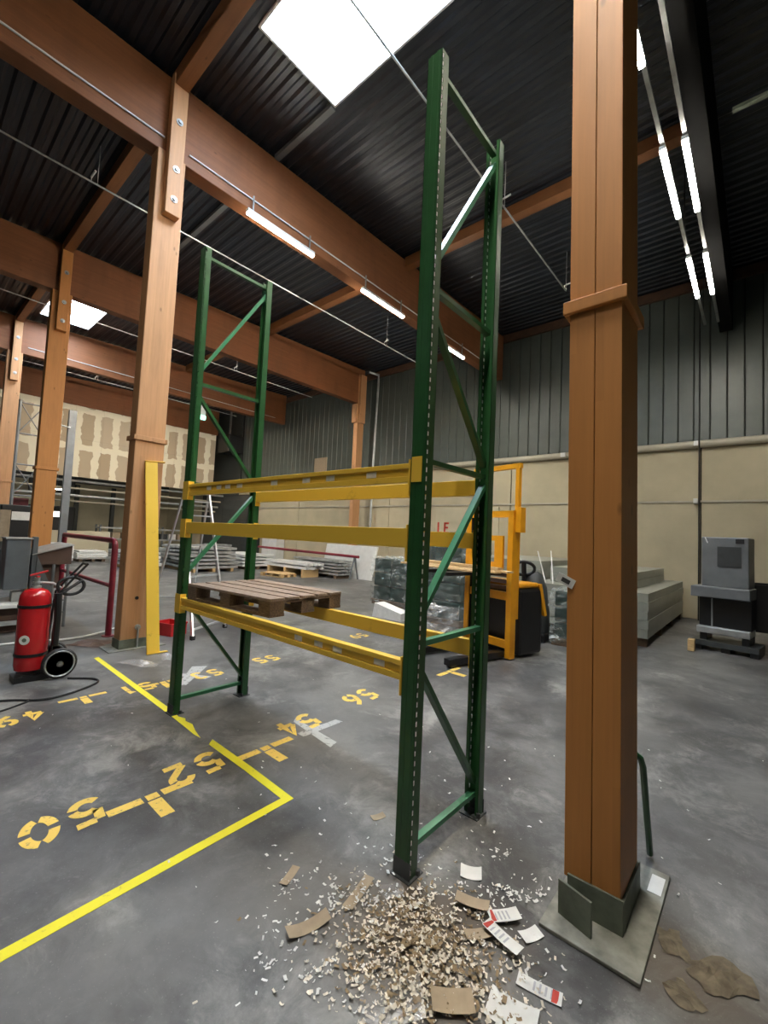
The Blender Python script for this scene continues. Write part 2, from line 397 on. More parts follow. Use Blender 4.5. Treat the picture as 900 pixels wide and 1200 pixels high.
# partition of plasterboard hung under the far portal, and the pale hall behind it
def far_end():
    w = box(-23.95, -23.77, -9, 11.0, 3.97, 9.0).build('wall_left', 'joint'); tag(w, kind='structure')
    y = 11.0
    while y > -4:
        box(-23.77, -23.74, y-1.195, y, 3.97, 5.83).build('plasterboard_panel', 'plaster', w)
        box(-23.77, -23.74, y-1.195, y, 5.835, 7.7).build('plasterboard_panel', 'plaster', w)
        y -= 1.2
    b = box(-32.7, -32.5, -9, 12.4, 0, 9.2).build('wall_back', 'beige2'); tag(b, kind='structure')
    t = box(-32.5, -32.4, -6, 12, 4.3, 4.8).build('trim_4', 'clad_dark', b); tag(t, kind='structure')
    n = box(-34, 8, -9.2, -9, 0, 9.2).build('wall_front', 'clad_dark'); tag(n, kind='structure')
    e = box(8, 8.2, -9, 12.4, 0, 9.2).build('wall_side', 'clad'); tag(e, kind='structure')
    n = box(-32.5, -27, 12.05, 12.25, 0, 9.2).build('wall_end', 'beige2'); tag(n, kind='structure')
    for i, y in enumerate((1.8, 4.3, 6.1, 8.2, 10.2)):
        box(-32.5, -32.25, y, y+.22, 0, 4.2).build('pier', 'clad_dark', b)
    s = thing('wall_shutter', 'dark green-grey shutter high on the far cream wall', 'shutter', (-32.3, 4.9, 3.4))
    box(-32.48, -32.3, 3.7, 6.05, 3.4, 5.0).build('frame', 'black', s)
    for i in range(6): box(-32.3, -32.26, 3.75, 6.0, 3.43+i*.26, 3.43+i*.26+.24).build('slat', 'darkgrey', s)
    for i, (z, r, xx, nm) in enumerate(((3.8, .06, -24.1, 'topmost'), (3.44, .05, -24.4, 'second'), (3.1, .07, -24.7, 'third'), (2.83, .05, -25.0, 'lowest'))):
        p = MB().cyl((xx, -3, z), (xx, 11.9, z), r, 10)
        solo('overhead_pipe', 'pipe_beige' if i % 2 else 'galv', p, f'horizontal pipe beneath the plasterboard partition, {nm} of the four', 'pipe', 'pipes beneath the partition', smooth=True)
far_end()

# ------------------------------------------------------------------ timber frame
BZ = 7.45
def beam(i, x, y0, y1, label, m='beam_y'):
    b = MB().prism([(y0, BZ), (y1, BZ), (y1, roofz(y1)-.06), (y0, roofz(y0)-.06)], 0, x-.27, x)
    return solo('timber_beam', m, b, label, 'beam', 'glulam roof beams', bevel=.012)
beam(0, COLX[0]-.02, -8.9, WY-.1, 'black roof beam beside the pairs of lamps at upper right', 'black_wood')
beam(1, COLX[1]-.03, -8.9, WY-.1, 'large roof beam on the bolted column, crossing the picture from top left')
beam(2, COLX[2]-.03, -8.9, WY-.6, 'second roof beam from the camera, ending on the wall column')
beam(3, COLX[3]-.03, -8.9, WY-.4, 'third roof beam back, ending in the dark side wall')
beam(4, COLX[4]-.03, -8.9, 11.1, 'farthest roof beam, directly over the plasterboard partition')

def column(x1, m, label, y0=.38, y1=.79, split=None, collar=3.0, top=BZ, base=.12, cleat=True, w=.25):
    x0 = x1-w
    t = thing('timber_column', label, 'column', ((x0+x1)/2, (y0+y1)/2, 0), group='glulam columns')
    if split:
        xm = (x0+x1)/2
        box(x0, xm-.0015, y0, y1, base, top).build('plank', m, t, bevel=.003)
        box(xm+.0015, x1, y0, y1, base, top).build('plank', m, t, bevel=.003)
        box(x0+.02, x1-.02, y0+.02, y1-.02, base, top).build('core', m, t)
    else:
        box(x0, x1, y0, y1, base, top).build('shaft', m, t, bevel=.012)
    if collar:
        c = MB(); d = .028; h = .07
        c.box(x0-d, x1+d, y0-d, y0, collar, collar+h); c.box(x0-d, x1+d, y1, y1+d, collar, collar+h)
        c.box(x0-d, x0, y0, y1, collar, collar+h); c.box(x1, x1+d, y0, y1, collar, collar+h)
        c.build('collar', m, t, bevel=.006)
    if cleat:
        ym = (y0+y1)/2
        c = box(x1, x1+.14, ym-.1, ym+.12, 6.44, roofz(ym)-.1).build('cleat', m, t, bevel=.01)
        for z in (6.68, 7.15, 7.9):
            MB().lathe([(.05, 0), (.05, .012), (.026, .012), (.026, .035)], (x1+.14, ym+.015, z), (1, 0, 0), 12).build('bolt', 'galv', c)
    return t, x0, x1, y0, y1

def steel_shoe(t, x0, x1, y0, y1, ext=(.0, .14, .34, .0), side='x'):
    pl = box(x0-.02-ext[0], x1+ext[1], y0-ext[2], y1+.06+ext[3], 0, .016).build('base_plate', 'plate_steel', t, bevel=.004)
    s = MB()
    s.box(x0-.012, x1+.012, y0-.014, y0, .016, .2); s.box(x0-.012, x1+.012, y1, y1+.014, .016, .2)
    s.box(x0-.014, x0, y0, y1, .016, .2); s.box(x1, x1+.014, y0, y1, .016, .2)
    s.build('shoe', 'shoe', t, bevel=.004)
    return pl

t, x0, x1, y0, y1 = column(.885, 'col_z', 'near double timber column on the right, rising out of the picture', .42, .78, split=True, base=.15, cleat=False, collar=2.99)
t.rotation_euler.y = -.011      # the post leans a little
box(.585, 1.0, .225, 1.0, 0, .018).build('base_plate', 'plate_steel', t, bevel=.004)
sh = MB(); sh.box(x0+.02, x1+.012, y0-.012, y0, .018, .17); sh.box(x0+.02, x1+.012, y1, y1+.012, .018, .15); sh.box(x1, x1+.012, y0, y1, .018, .15); sh.box(x0+.02, x0+.032, y0, y1, .018, .15)
sh.build('shoe', 'shoe', t)
MB().obox((.715, .325, .095), Vector((1, -.28, 0)).normalized(), Vector((.28, 1, 0)).normalized(), (0, 0, 1), .082, .006, .077).build('gusset', 'shoe', t)
MB().obox((.70, .375, .06), Vector((0, 1, 0)), Vector((1, 0, 0)), (0, 0, 1), .045, .005, .042).build('gusset', 'shoe', t)
box(.925, .985, .80, .95, .018, .0195).build('sticker', 'white', t)
tg = thing('paper_tag', 'small white paper tag stuck on the near column edge', 'tag', (.61, .41, 1.586))
MB().obox((.612, .412, 1.586), Vector((.9, 0, -.40)).normalized(), Vector((.40, .0, .9)).normalized(), Vector((0, 1, 0)), .046, .024, .002).build('card', 'white', tg)
MB().obox((.614, .4095, 1.585), Vector((.9, 0, -.40)).normalized(), Vector((.40, .0, .9)).normalized(), Vector((0, 1, 0)), .022, .011, .001).build('print', 'print', tg)

t, x0, x1, y0, y1 = column(COLX[1], 'col_p', 'timber column with bolted cleat behind the leaning yellow beam')
box(-5.75, -5.335, .225, .98, 0, .015).build('base_plate', 'plate_steel', t, bevel=.004)
sh = MB(); sh.box(x0-.012, x1+.012, y0-.012, y0, .015, .14); sh.box(x0-.012, x1+.012, y1, y1+.012, .015, .14); sh.box(x1, x1+.012, y0, y1, .015, .14); sh.box(x0-.012, x0, y0, y1, .015, .14)
sh.build('shoe', 'shoe', t)
MB().cyl((x1+.03, .60, .015), (x1+.03, .60, .3), .014, 8).build('anchor_rod', 'galv', t)
MB().lathe([(.04, 0), (.04, .02), (.022, .02), (.022, .05)], (x1, .60, .3), (1, 0, 0), 10).build('bolt', 'galv', t)
MB().lathe([(.025, 0), (.025, .012), (.008, .012)], (x1, .56, .72), (1, 0, 0), 10).build('plug', 'black', t)
for i, m_, lab in ((2, 'col_z', 'timber column behind the brown machine hood on the left'), (3, 'col_p', 'timber column at the far left edge of the picture')):
    t, x0, x1, y0, y1 = column(COLX[i], m_, lab)
    box(x0-.05, x1+.09, y0-.16, y1+.18, 0, .015).build('base_plate', 'plate_steel', t)
    sh = MB(); sh.box(x0-.012, x1+.012, y0-.012, y1+.012, .015, .13); sh.build('shoe', 'shoe', t)
# column on the side wall
t, x0, x1, y0, y1 = column(COLX[2], 'col_p', 'slim timber column on the side wall behind the top rack beam', 11.08, 11.47, collar=None, cleat=False, base=0, top=roofz(11)-.3, w=.22)
box(x1, x1+.1, 11.1, 11.45, 6.6, 8.7).build('cleat', 'col_p', t, bevel=.01)
box(x0-.04, x1, 10.98, 11.08, 6.6, 7.4).build('cleat', 'col_p', t, bevel=.01)

# purlins and trimmers between the beams
bays = list(zip(COLX, COLX[1:]))
names = ['nearest bay', 'bay beyond the large beam', 'third bay', 'farthest bay']
for bi, (xa, xb) in enumerate(bays):
    for yy, w, pos in ((.60, .2, 'on the column line'), (6.39, .22, 'halfway to the side wall')):
        z = roofz(yy)
        solo('timber_purlin', 'purlin', box(xb-.02, xa-.3, yy-w/2, yy+w/2, z-.27, z-.02), f'timber purlin in the {names[bi]}, {pos}', 'purlin', 'roof purlins', bevel=.01)
for bi, a, b in ((0, COLX[1]-.02, -3.88), (1, COLX[2]-.02, COLX[1]-.3), (2, -14.75, COLX[2]-.3)):
    z = roofz(2.4)
    solo('roof_trimmer', 'grey', box(a, b, 2.36, 2.46, z-.08, z-.01), f'slim grey trimmer under the roof deck, {names[bi]}', 'trimmer', 'roof trimmers')
solo('unlit_rail', 'shoe', box(1.12, 6, 4.72, 4.78, 7.33, 7.37), 'pale hanging rail at the right edge beside the lamps', 'rail')
for xx in (1.6, 4.5):
    pass

# conduits along the beams
def conduit(x, pts, label): return solo('cable_conduit', 'white_m', MB().tube(pts, .014, 8), label, 'conduit', 'cable conduits', smooth=True)
cx = COLX[1]-.03+.016
conduit(cx, [(cx, -8, 7.69), (cx, .46, 7.65)], 'white conduit on the large beam, left of its bolted column')
conduit(cx, [(cx, .84, 7.64), (cx, 6, 7.63), (cx, 11.2, 7.62)], 'white conduit on the large beam, right of its bolted column')
cx = COLX[3]-.03+.016
conduit(cx, [(cx, .9, 7.69), (cx, 6, 7.69), (cx, 11, 7.66)], 'white conduit on the third beam back')

# sprinkler pipes with heads
def sprinkler(x, y0, y1, heads, label):
    s = thing('sprinkler_pipe', label, 'pipe', (x, (y0+y1)/2, 7.96), group='sprinkler pipes')
    MB().cyl((x, y0, 7.96), (x, y1, 7.96), .016, 8).build('pipe', 'galv', s, smooth=True)
    for h in heads:
        p = MB().cyl((x, h, 7.96), (x, h, 8.06), .01, 6); p.cyl((x-.02, h, 8.05), (x+.16, h+.02, 8.09), .018, 6); p.cyl((x, h+.1, 7.96), (x, h+.1, roofz(h)), .006, 5); p.build('head', 'white_m', s)
    return s
sprinkler(-2.20, -8, 8.56, (5.11, 8.51), 'thin sprinkler pipe over the near rack')
sprinkler(-7.80, -8, 10.7, (.11, 8.28), 'thin sprinkler pipe over the far rack frame')
sprinkler(-14.1, -8, 10.5, (.9, 6.6), 'thin sprinkler pipe beyond the second beam')
sprinkler(-20.3, -8, 10.3, (3.6,), 'thin sprinkler pipe in the farthest bay')

# ------------------------------------------------------------------ lamps
def lamp(x, y0, y1, z, label, wid=.075, group='strip lamps along the roof beams', m='tube'):
    t = thing('strip_lamp', label, 'lamp', (x, (y0+y1)/2, z), group=group)
    box(x-wid/2, x+wid/2, y0, y1, z+.03, z+.09).build('housing', 'white_m', t)
    d = MB().prism([(x-wid*.48, z+.03), (x-wid*.38, z), (x+wid*.38, z), (x+wid*.48, z+.03)], 1, y0+.01, y1-.01); d.build('diffuser', m, t)
    for yy in (y0+.1, y1-.12): box(x-.012, x+.012, yy, yy+.02, z+.09, roofz(yy) if z < 5 or z > 7.4 else (BZ+.2 if x < 0 else 7.3)).build('hanger', 'steel', t)
    return t
xl = COLX[1]+.06
lamp(xl, 1.84, 3.33, 7.27, 'strip lamp on the large beam, first to the right of the bolted column')
lamp(xl, 4.73, 6.23, 7.24, 'strip lamp on the large beam, second from the bolted column')
lamp(xl, 7.67, 9.17, 7.21, 'strip lamp on the large beam, glimpsed between the near rack posts')
for x, nm in ((.37, 'left'), (.625, 'right')):
    tr = thing('cable_tray', f'grey cable tray carrying the {nm} row of lamps at upper right', 'tray', (x, 1, 7.3), group='lamp trays')
    box(x-.025, x+.025, -8.8, 10.9, 7.29, 7.33).build('tray', 'steel', tr)
    for yy in (-5, -1, 3, 7, 10.5): box(x-.008, x+.008, yy, yy+.016, 7.33, roofz(yy)).build('hanger', 'black', tr)
    lamp(x, 4.69, 6.27, 7.19, f'{nm} lamp of the middle pair at upper right', group='lamp pairs at upper right')
    lamp(x, 7.58, 9.21, 7.19, f'{nm} lamp of the lowest pair at upper right', group='lamp pairs at upper right')
lamp(.37, 1.84, 3.35, 7.19, 'lone strip lamp at the top edge beside the near column', group='lamp pairs at upper right')
# lamps added unseen behind the beams for light, and others behind the picture
for i, nm in ((1, 'large'), (2, 'second'), (3, 'third')):
    for k, yy in enumerate((1.84, 4.73, 7.67)):
        lamp(COLX[i]-.03-.27-.09, yy, yy+1.5, 7.58, f'added unseen strip lamp on the far side of the {nm} beam, {("first", "second", "third")[k]} along it', group='added lamps on the far sides of the beams', m='tube2')
for x, y, nm in ((.37, -1.03, 'left one over the camera'), (.37, -3.9, 'left one farther back'), (.625, -1.03, 'right one over the camera'), (.625, -3.9, 'right one farther back')):
    lamp(x, y, y+1.5, 7.19, f'strip lamp of the hall above and behind the camera, {nm}', group='lamps of the hall outside the picture', m='tube2' if y > -2 else 'tube')
for y, z, nm in ((1.5, 3.55, 'left'), (4.0, 3.5, 'middle'), (8.4, 3.7, 'right')):
    lamp(-27.5, y, y+.7, z, f'small bright lamp under the partition, {nm} of three', wid=.12, group='lamps in the back hall')

# ------------------------------------------------------------------ the rack
RK = thing('pallet_rack', 'tall green and yellow pallet rack standing on the dark floor', 'rack', (-1.4, .39, 0))
H = 4.58
def upright(x0, x1, yf, s):
    """perforated section: web at yf facing out, flanges running back in direction s"""
    t = .003; dep = .068
    m = MB()
    ya, yb = sorted((yf, yf+s*t)); m.box(x0, x1, ya, yb, 0.006, H)
    # two raised ribs on the web
    for xx in (x0+.028, x1-.028):
        a, b = sorted((yf, yf-s*.0025)); m.box(xx-.008, xx+.008, a, b, .006, H)
    for xw in (x0, x1-t):
        a, b = sorted((yf, yf+s*.004)); m.box(xw, xw+t, a, b, .006, H)
        a, b = sorted((yf+s*.018, yf+s*dep)); m.box(xw, xw+t, a, b, .006, H)
        a, b = sorted((yf+s*.004, yf+s*.018)); z = .006
        if s < 0 and xw > x0: z = H; m.box(xw, xw+t, a, b, .006, H)
        while z < H-.03:
            m.box(xw, xw+t, a, b, z, z+.022); z += .05
        m.box(xw, xw+t, a, b, z, H) if z < H else None
    # returned lips
    a, b = sorted((yf+s*dep, yf+s*(dep-t))); m.box(x0, x0+.022, a, b, .006, H); m.box(x1-.022, x1, a, b, .006, H)
    u = m.build('upright', 'green', RK)
    if x1 > -1:
        e = MB(); z = .006
        a, b = sorted((yf+s*.0045, yf+s*.0125))
        while z < H-.06:
            e.box(*((x1-.0032, x1+.0006) if s > 0 else (x0-.0004, x0+.0036)), a, b, z+.0225, z+.045); z += .05
        eo = e.build('slot_insert', 'bare', u); eo['kind'] = 'stuff'; eo['label'] = 'near-white pieces set into the punched slots'
    xm = (x0+x1)/2
    f = MB(); a, b = sorted((yf-s*.02, yf+s*.105)); f.box(x0-.015, x1+.015, a, b, 0, .006); f.box(x0-.004, x1+.004, min(yf-s*.004, yf+s*.004), max(yf-s*.004, yf+s*.004), .006, .09)
    f.cyl((x1+.004, yf+s*.07, .006), (x1+.004, yf+s*.07, .03), .014, 8)
    f.build('foot_plate', 'darkgrey', u)
for xr in (0.0, -2.80):
    upright(xr-.1, xr, 0, 1); upright(xr-.1, xr, .79, -1)
    xm = xr-.05
    A, B = .065, .725
    def hbar(z, m='green'): MB().bar((xm, A-.02, z), (xm, B+.02, z), .04, .03).build('brace', m, RK)
    def dbar(za, zb, m='green', off=.0): MB().bar((xm+off, A-.015, za), (xm+off, B+.015, zb), .03, .042, (1, 0, 0)).build('brace', m, RK)
    hbar(.13, 'green_lit'); hbar(1.19, 'green_lit' if xr == 0 else 'green'); hbar(2.2); hbar(3.2); hbar(4.5)
    dbar(1.09, .2); dbar(1.32, 2.14, 'green_lit'); dbar(3.09, 2.27); dbar(3.32, 4.42, 'green_lit')
ZT, ZM, ZL = 2.185, 1.82, 1.10
def rbeam(z, y0, y1, step, labels=(), front=True):
    xa, xb = -2.80, -.10; h = .108
    m = MB()
    if step:
        m.box(xa, xb, y0, y1, z-.03, z); m.box(xa, xb, y0+.014, y1, z-.072, z-.03); m.box(xa, xb, y0, y1, z-h, z-.072)
    else: m.box(xa, xb, y0, y1, z-h, z)
    b = m.build('beam', 'yellow', RK, bevel=.004)
    s = 1 if front else -1
    yo = -.0035 if front else .7935
    # hooked end connectors
    c = MB(); c.box(xa-.10, xa+.004, min(yo-.004*s, yo), max(yo-.004*s, yo), z-.15, z+.03); c.box(xa+.0002, xa+.005, min(y0, yo-.004*s), max(y1, yo), z-.15, z+.03); c.build('connector', 'yellow', b)
    c = MB(); c.box(xb-.012, xb-.001, min(y0, y1)-.008, max(y0, y1)+.008, z-.185, z+.02); c.build('connector', 'yellow', b)
    for x in labels:
        l = box(x-.04, x+.04, y0+.0115, y0+.0138, z-.068, z-.034).build('price_label', 'label', b)
        l['label'] = 'cream paper location label'
    return b
bt = rbeam(ZT, 0.0, .05, True, (-2.42, -2.24, -2.09, -1.90, -1.41, -1.03, -.78, -.41))
pl = box(-.088, -.02, -.011, -.006, 2.075, 2.215).build('locking_plate', 'yellow', bt); pl['label'] = 'yellow plate on the green post face'
rbeam(ZT, .74, .79, False, front=False)
rbeam(ZM, 0.0, .05, False); rbeam(ZM, .74, .79, False, front=False)
rbeam(ZL, 0.0, .05, True, (-1.02, -.81, -.63, -.28)); rbeam(ZL, .74, .79, False, front=False)

# ------------------------------------------------------------------ pallet on the rack
def pallet(name, label, loc, rz, top='pallet', blk='pallet_d', boards=5):
    p = thing(name, label, 'pallet', loc, rz)
    for j in (0, .3275, .655):
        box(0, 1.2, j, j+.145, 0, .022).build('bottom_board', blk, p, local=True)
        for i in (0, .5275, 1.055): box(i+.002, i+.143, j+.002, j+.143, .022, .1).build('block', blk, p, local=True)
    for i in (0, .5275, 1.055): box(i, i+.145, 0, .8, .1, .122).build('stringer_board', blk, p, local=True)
    for k, (a, w) in enumerate(((0, .145), (.176, .12), (.332, .136), (.504, .12), (.655, .145))):
        box(-.004*(k % 2), 1.2+.005*(k % 3), a, a+w, .122, .144).build('deck_board', top, p, bevel=.003, local=True)
    return p
P1 = pallet('wooden_pallet', 'weathered wooden pallet lying on the lowest yellow rack beams', (-2.675, .005, ZL+.002), math.radians(4))

# ------------------------------------------------------------------ leaning yellow beam
lb = thing('leaning_rack_beam', 'loose yellow beam leaning upright against the timber column', 'beam', (-4.97, .68, 0))
a, b = Vector((-4.97, .66, .015)), Vector((-5.375, .60, 2.70))
w = (b-a).normalized(); u = Vector((.22, .975, 0)); u = (u-w*u.dot(w)).normalized(); n = u.cross(w)
MB().obox((a+b)/2, u, n, w, .08, .024, (b-a).length/2).build('shaft', 'yellow', lb, bevel=.005)
for e, s in ((a, -1), (b, 1)):
    MB().obox(e+w*.004*s+u*.05, u, n, w, .13, .04, .005).build('end_plate', 'yellow', lb)

# ------------------------------------------------------------------ floor marking
def tape(poly, label):
    return solo('floor_tape', 'yellow_t', MB().prism(poly, 2, .0005, .0022), label, 'floor tape', 'yellow tape lines')
tape([(-5.25, .085), (-2.86, .05), (-2.74, .03), (-2.66, .06), (-2.60, .035), (-2.5, .05), (-2.36, .01), (-2.2, -.02), (-2.3, -.03), (-2.7, -.015), (-5.22, .025)], 'yellow floor tape from the far column to the rack foot, torn at its end')
tape([(-2.11, .038), (-1.5, .034), (-.98, .018), (-1.04, -.042), (-1.5, -.028), (-2.05, -.024)], 'short yellow floor tape between its torn gap and the corner')
tape([(-.98, .018), (-1.04, -.042), (-.955, -2.6), (-.892, -2.6)], 'long yellow floor tape running to the lower left edge')

def arc(cx, cy, rx, ry, a0, a1, n=10): return [(cx+rx*math.cos(math.radians(a0+(a1-a0)*i/n)), cy+ry*math.sin(math.radians(a0+(a1-a0)*i/n))) for i in range(n+1)]
# stencil digits in a box .62 wide and 1 high; strokes leave the stencil's bridges open
DIG = {
 '0': [arc(.31, .5, .24, .42, 100, 170), arc(.31, .5, .24, .42, 190, 260), arc(.31, .5, .24, .42, 280, 350), arc(.31, .5, .24, .42, 10, 80)],
 '1': [[(.3, 0), (.3, .62)], [(.3, .68), (.3, .98), (.14, .84)]],
 '2': [arc(.31, .7, .22, .22, 170, 30), arc(.31, .7, .22, .22, 15, -40) + [(.1, .14)], [(.08, .07), (.56, .07)]],
 '3': [arc(.29, .72, .2, .2, 150, -60), arc(.29, .28, .22, .22, 60, -150)],
 '4': [[(.4, 0), (.4, .25)], [(.4, .38), (.4, .95), (.08, .36)], [(.06, .31), (.6, .31)]],
 '5': [[(.55, .93), (.2, .93)], [(.13, .93), (.11, .55)], arc(.29, .32, .24, .25, 130, 10), arc(.29, .32, .24, .25, -10, -150)],
 '6': [arc(.32, .3, .23, .24, 100, -80), arc(.32, .3, .23, .24, 255, 120), [(.11, .42), (.22, .72), (.46, .95)]],
 '7': [[(.08, .93), (.56, .93)], [(.54, .84), (.24, 0)]],
 '9': [arc(.3, .7, .23, .24, 280, 100), arc(.3, .7, .23, .24, 75, -60), [(.51, .58), (.4, .28), (.16, .05)]],
}
def stroke(mb, pts, w, fn):
    n = len(pts); Lft = []; Rgt = []
    for i in range(n):
        a = Vector(pts[max(i-1, 0)]); b = Vector(pts[min(i+1, n-1)]); d = (b-a).normalized(); p = Vector(pts[i]); q = Vector((-d.y, d.x))*w/2
        Lft.append(p+q); Rgt.append(p-q)
    vs = []
    for z in (.0006, .0020):
        vs += [(*fn(v), z) for v in Lft] + [(*fn(v), z) for v in Rgt]
    fs = []
    for i in range(n-1):
        fs.append((2*n+i, 2*n+i+1, 3*n+i+1, 3*n+i)); fs.append((i, i+1, 2*n+i+1, 2*n+i)); fs.append((n+i+1, n+i, 3*n+i, 3*n+i+1))
    mb.add(vs, fs)
def number(txt, x, y, label, h=.29, rot=-.076):
    """digits read towards -Y with their tops towards +X; (x, y) is the middle of the number"""
    t = thing('stencilled_number', label, 'floor marking', (x, y, 0), group='stencilled floor numbers')
    adv = h*.8
    for k, ch in enumerate(txt):
        m = MB(); off = (k-(len(txt)-1)/2)*adv
        def fn(v, off=off):
            a = (v.y-.5)*h; b = off+(v.x-.31)*h
            return (x+a-rot*0-b*rot, y-b+a*rot)
        for st in DIG[ch]: stroke(m, st, .19, fn)
        o = m.build('digit', 'stencil', t)
    return t
number('50', -1.745, -1.075, 'stencilled yellow number 50, largest and nearest in the row')
number('52', -1.785, -.27, 'stencilled yellow number 52 beside the tape gap')
number('54', -1.85, .74, 'stencilled yellow number 54 next to the white cross')
number('56', -1.945, 1.66, 'stencilled yellow number 56 below the low rack beam')
number('49', -3.62, -.98, 'worn stencilled number at the left edge by the hose', .25, 0)
number('51', -3.75, .03, 'stencilled yellow number 51 under the tape', .25, 0)
number('53', -3.71, .8, 'faded stencilled yellow number 53 left of the far rack foot', .25, 0)
number('55', -3.79, 1.69, 'faded stencilled yellow number 55 seen under the pallet', .25, 0)
number('59', -3.97, 3.7, 'small faded stencilled number between the low rack beams', .25, 0)
def tick(x, y, label, flip=1, wear='stencil', k=1.0):
    t = thing('stencilled_tick', label, 'floor marking', (x, y, 0), group='stencilled tick marks')
    def q(a0, a1, b0, b1): return MB().prism([(x+a0*k, y+b0*k), (x+a1*k, y+b0*k), (x+a1*k, y+b1*k), (x+a0*k, y+b1*k)], 2, .0004, .0011)
    q(-.035, .035, -.26, -.06).build('bar', wear, t); q(-.035, .03, -.035, .04).build('bar', wear, t)
    q(-.04, .03, .065, .26).build('bar', wear, t); q(.045, .25, -.045, .04).build('bar', wear, t)
    return t
tick(-1.64, -.62, 'yellow tick mark between the 50 and the 52')
tick(-1.68, .27, 'yellow tick mark just beyond the tape, before the 54')
tick(-1.78, 3.2, 'yellow tick mark beyond the near rack under the low beam')
tick(-3.82, -.45, 'faint yellow tick mark beside the black hose', k=.8)
tick(-3.75, .3, 'faint yellow tick mark near the far rack foot', k=.8)
sx = thing('sprayed_cross', 'grey white sprayed cross on the floor beside the 54', 'floor marking', (-1.67, .82, 0))
MB().prism([(-1.72, .62), (-1.63, .62), (-1.62, 1.08), (-1.70, 1.06)], 2, .0002, .0008).build('stroke', 'spray', sx)
MB().prism([(-1.98, .80), (-1.93, .74), (-1.33, .66), (-1.36, .76)], 2, .0009, .0014).build('stroke', 'spray', sx)
s2 = thing('sprayed_cross', 'faded white sprayed patch on the floor beside the 53', 'floor marking', (-3.8, .8, 0))
MB().prism([(-3.98, .55), (-3.9, .5), (-3.55, .7), (-3.6, .8)], 2, .0002, .0008).build('stroke', 'spray', s2)
MB().prism([(-4.1, .8), (-4.0, .95), (-3.5, .45), (-3.56, .38)], 2, .0009, .0014).build('stroke', 'spray', s2)

# ------------------------------------------------------------------ wheeled extinguisher
def extinguisher():
    ex, ey = -4.80, -.72
    t = thing('wheeled_extinguisher', 'red wheeled fire extinguisher on the left', 'extinguisher', (ex, ey, 0))
    r = .148
    MB().lathe([(r*.55, .10), (r*.93, .12), (r, .17), (r, .86), (r*.95, .93), (r*.75, .98), (r*.4, 1.005), (.035, 1.01)], (ex, ey, 0), n=32).build('cylinder', 'red', t, smooth=True)
    for z in (.27, .80): MB().lathe([(r+.001, z), (r+.007, z), (r+.007, z+.03), (r+.001, z+.03)], (ex, ey, 0), n=32).build('strap', 'black', t)
    v = MB().lathe([(.045, 1.0), (.045, 1.03), (.03, 1.03), (.03, 1.06), (.042, 1.06), (.042, 1.08), (.028, 1.08), (.028, 1.13)], (ex, ey, 0), n=14).build('valve', 'galv', t, smooth=True)
    MB().bar((ex, ey-.07, 1.15), (ex+.02, ey+.09, 1.20), .03, .016).build('lever', 'redbox', v); MB().bar((ex-.06, ey, 1.13), (ex+.06, ey, 1.14), .03, .016).build('lever', 'redbox', v)
    # round inspection label
    d = Vector((.80, -.60, 0)).normalized()
    MB().lathe([(.0, 0), (.05, 0), (.05, .004), (0, .004)], Vector((ex, ey, .46))+d*(r-.0015), d, 20).build('round_label', 'white', t)
    MB().lathe([(.0, 0), (.022, 0), (.022, .002), (0, .002)], Vector((ex, ey, .46))+d*(r+.003), d, 12).build('round_label', 'shoe', t)
    # frame
    fr = MB()
    for dx in (-.09, .09):
        fr.tube([(ex+dx, ey-.1, .06), (ex+dx, ey+.16, .08), (ex+dx, ey+.17, .5), (ex+dx, ey+.2, .95), (ex+dx, ey+.33, 1.12), (ex+dx, ey+.45, 1.27)], .013, 8)
    fr.box(ex-.12, ex+.12, ey-.15, ey+.16, .0, .06)
    fr.cyl((ex-.09, ey+.45, 1.27), (ex+.09, ey+.45, 1.27), .014, 8)
    fr.build('trolley_frame', 'black', t, smooth=True)
    MB().cyl((ex-.22, ey+.23, .17), (ex+.20, ey+.23, .17), .012, 8).build('axle', 'steel', t)
    for sx, nm in ((.19, 0), (-.19, 1)):
        c = (ex+sx, ey+.23, .17)
        w = MB().lathe([(.1, -.022), (.155, -.026), (.168, -.014), (.17, 0), (.168, .014), (.155, .026), (.1, .022)], c, (1, 0, 0), 28).build('wheel', 'rubber', t, smooth=True)
        MB().lathe([(.13, .024), (.138, .029), (.142, .029), (.146, .024)], c, (1, 0, 0), 28).build('rim', 'galv', w)
        MB().lathe([(.03, .022), (.03, .035), (.012, .035), (.012, .05)], c, (1, 0, 0), 12).build('hub', 'steel', w)
        MB().lathe([(.128, -.016), (.128, .014), (.10, .018), (.06, .012), (.03, .02)], c, (1, 0, 0), 28).build('disc', 'black', w)
    # coiled hose and hanging nozzle
    hs = []
    for i in range(60):
        a = 2*PI*i/28; hs.append((ex+.05+.02*i/60, ey+.31+.13*math.cos(a), 1.02+.10*math.sin(a)))
    hs += [(ex+.1, ey+.2, .93), (ex+.12, ey+.18, .8), (ex+.12, ey+.18, .5)]
    MB().tube(hs, .017, 8).build('hose', 'rubber', t, smooth=True)
    MB().tube([(ex+.12, ey+.18, .95), (ex+.13, ey+.19, .7), (ex+.13, ey+.19, .36)], [.04, .034, .03], 10).build('nozzle', 'black', t)
    MB().tube([(ex, ey+.03, 1.07), (ex+.03, ey+.14, 1.06), (ex+.06, ey+.22, 1.0)], .014, 8).build('hose_coupling', 'steel', t, smooth=True)
extinguisher()

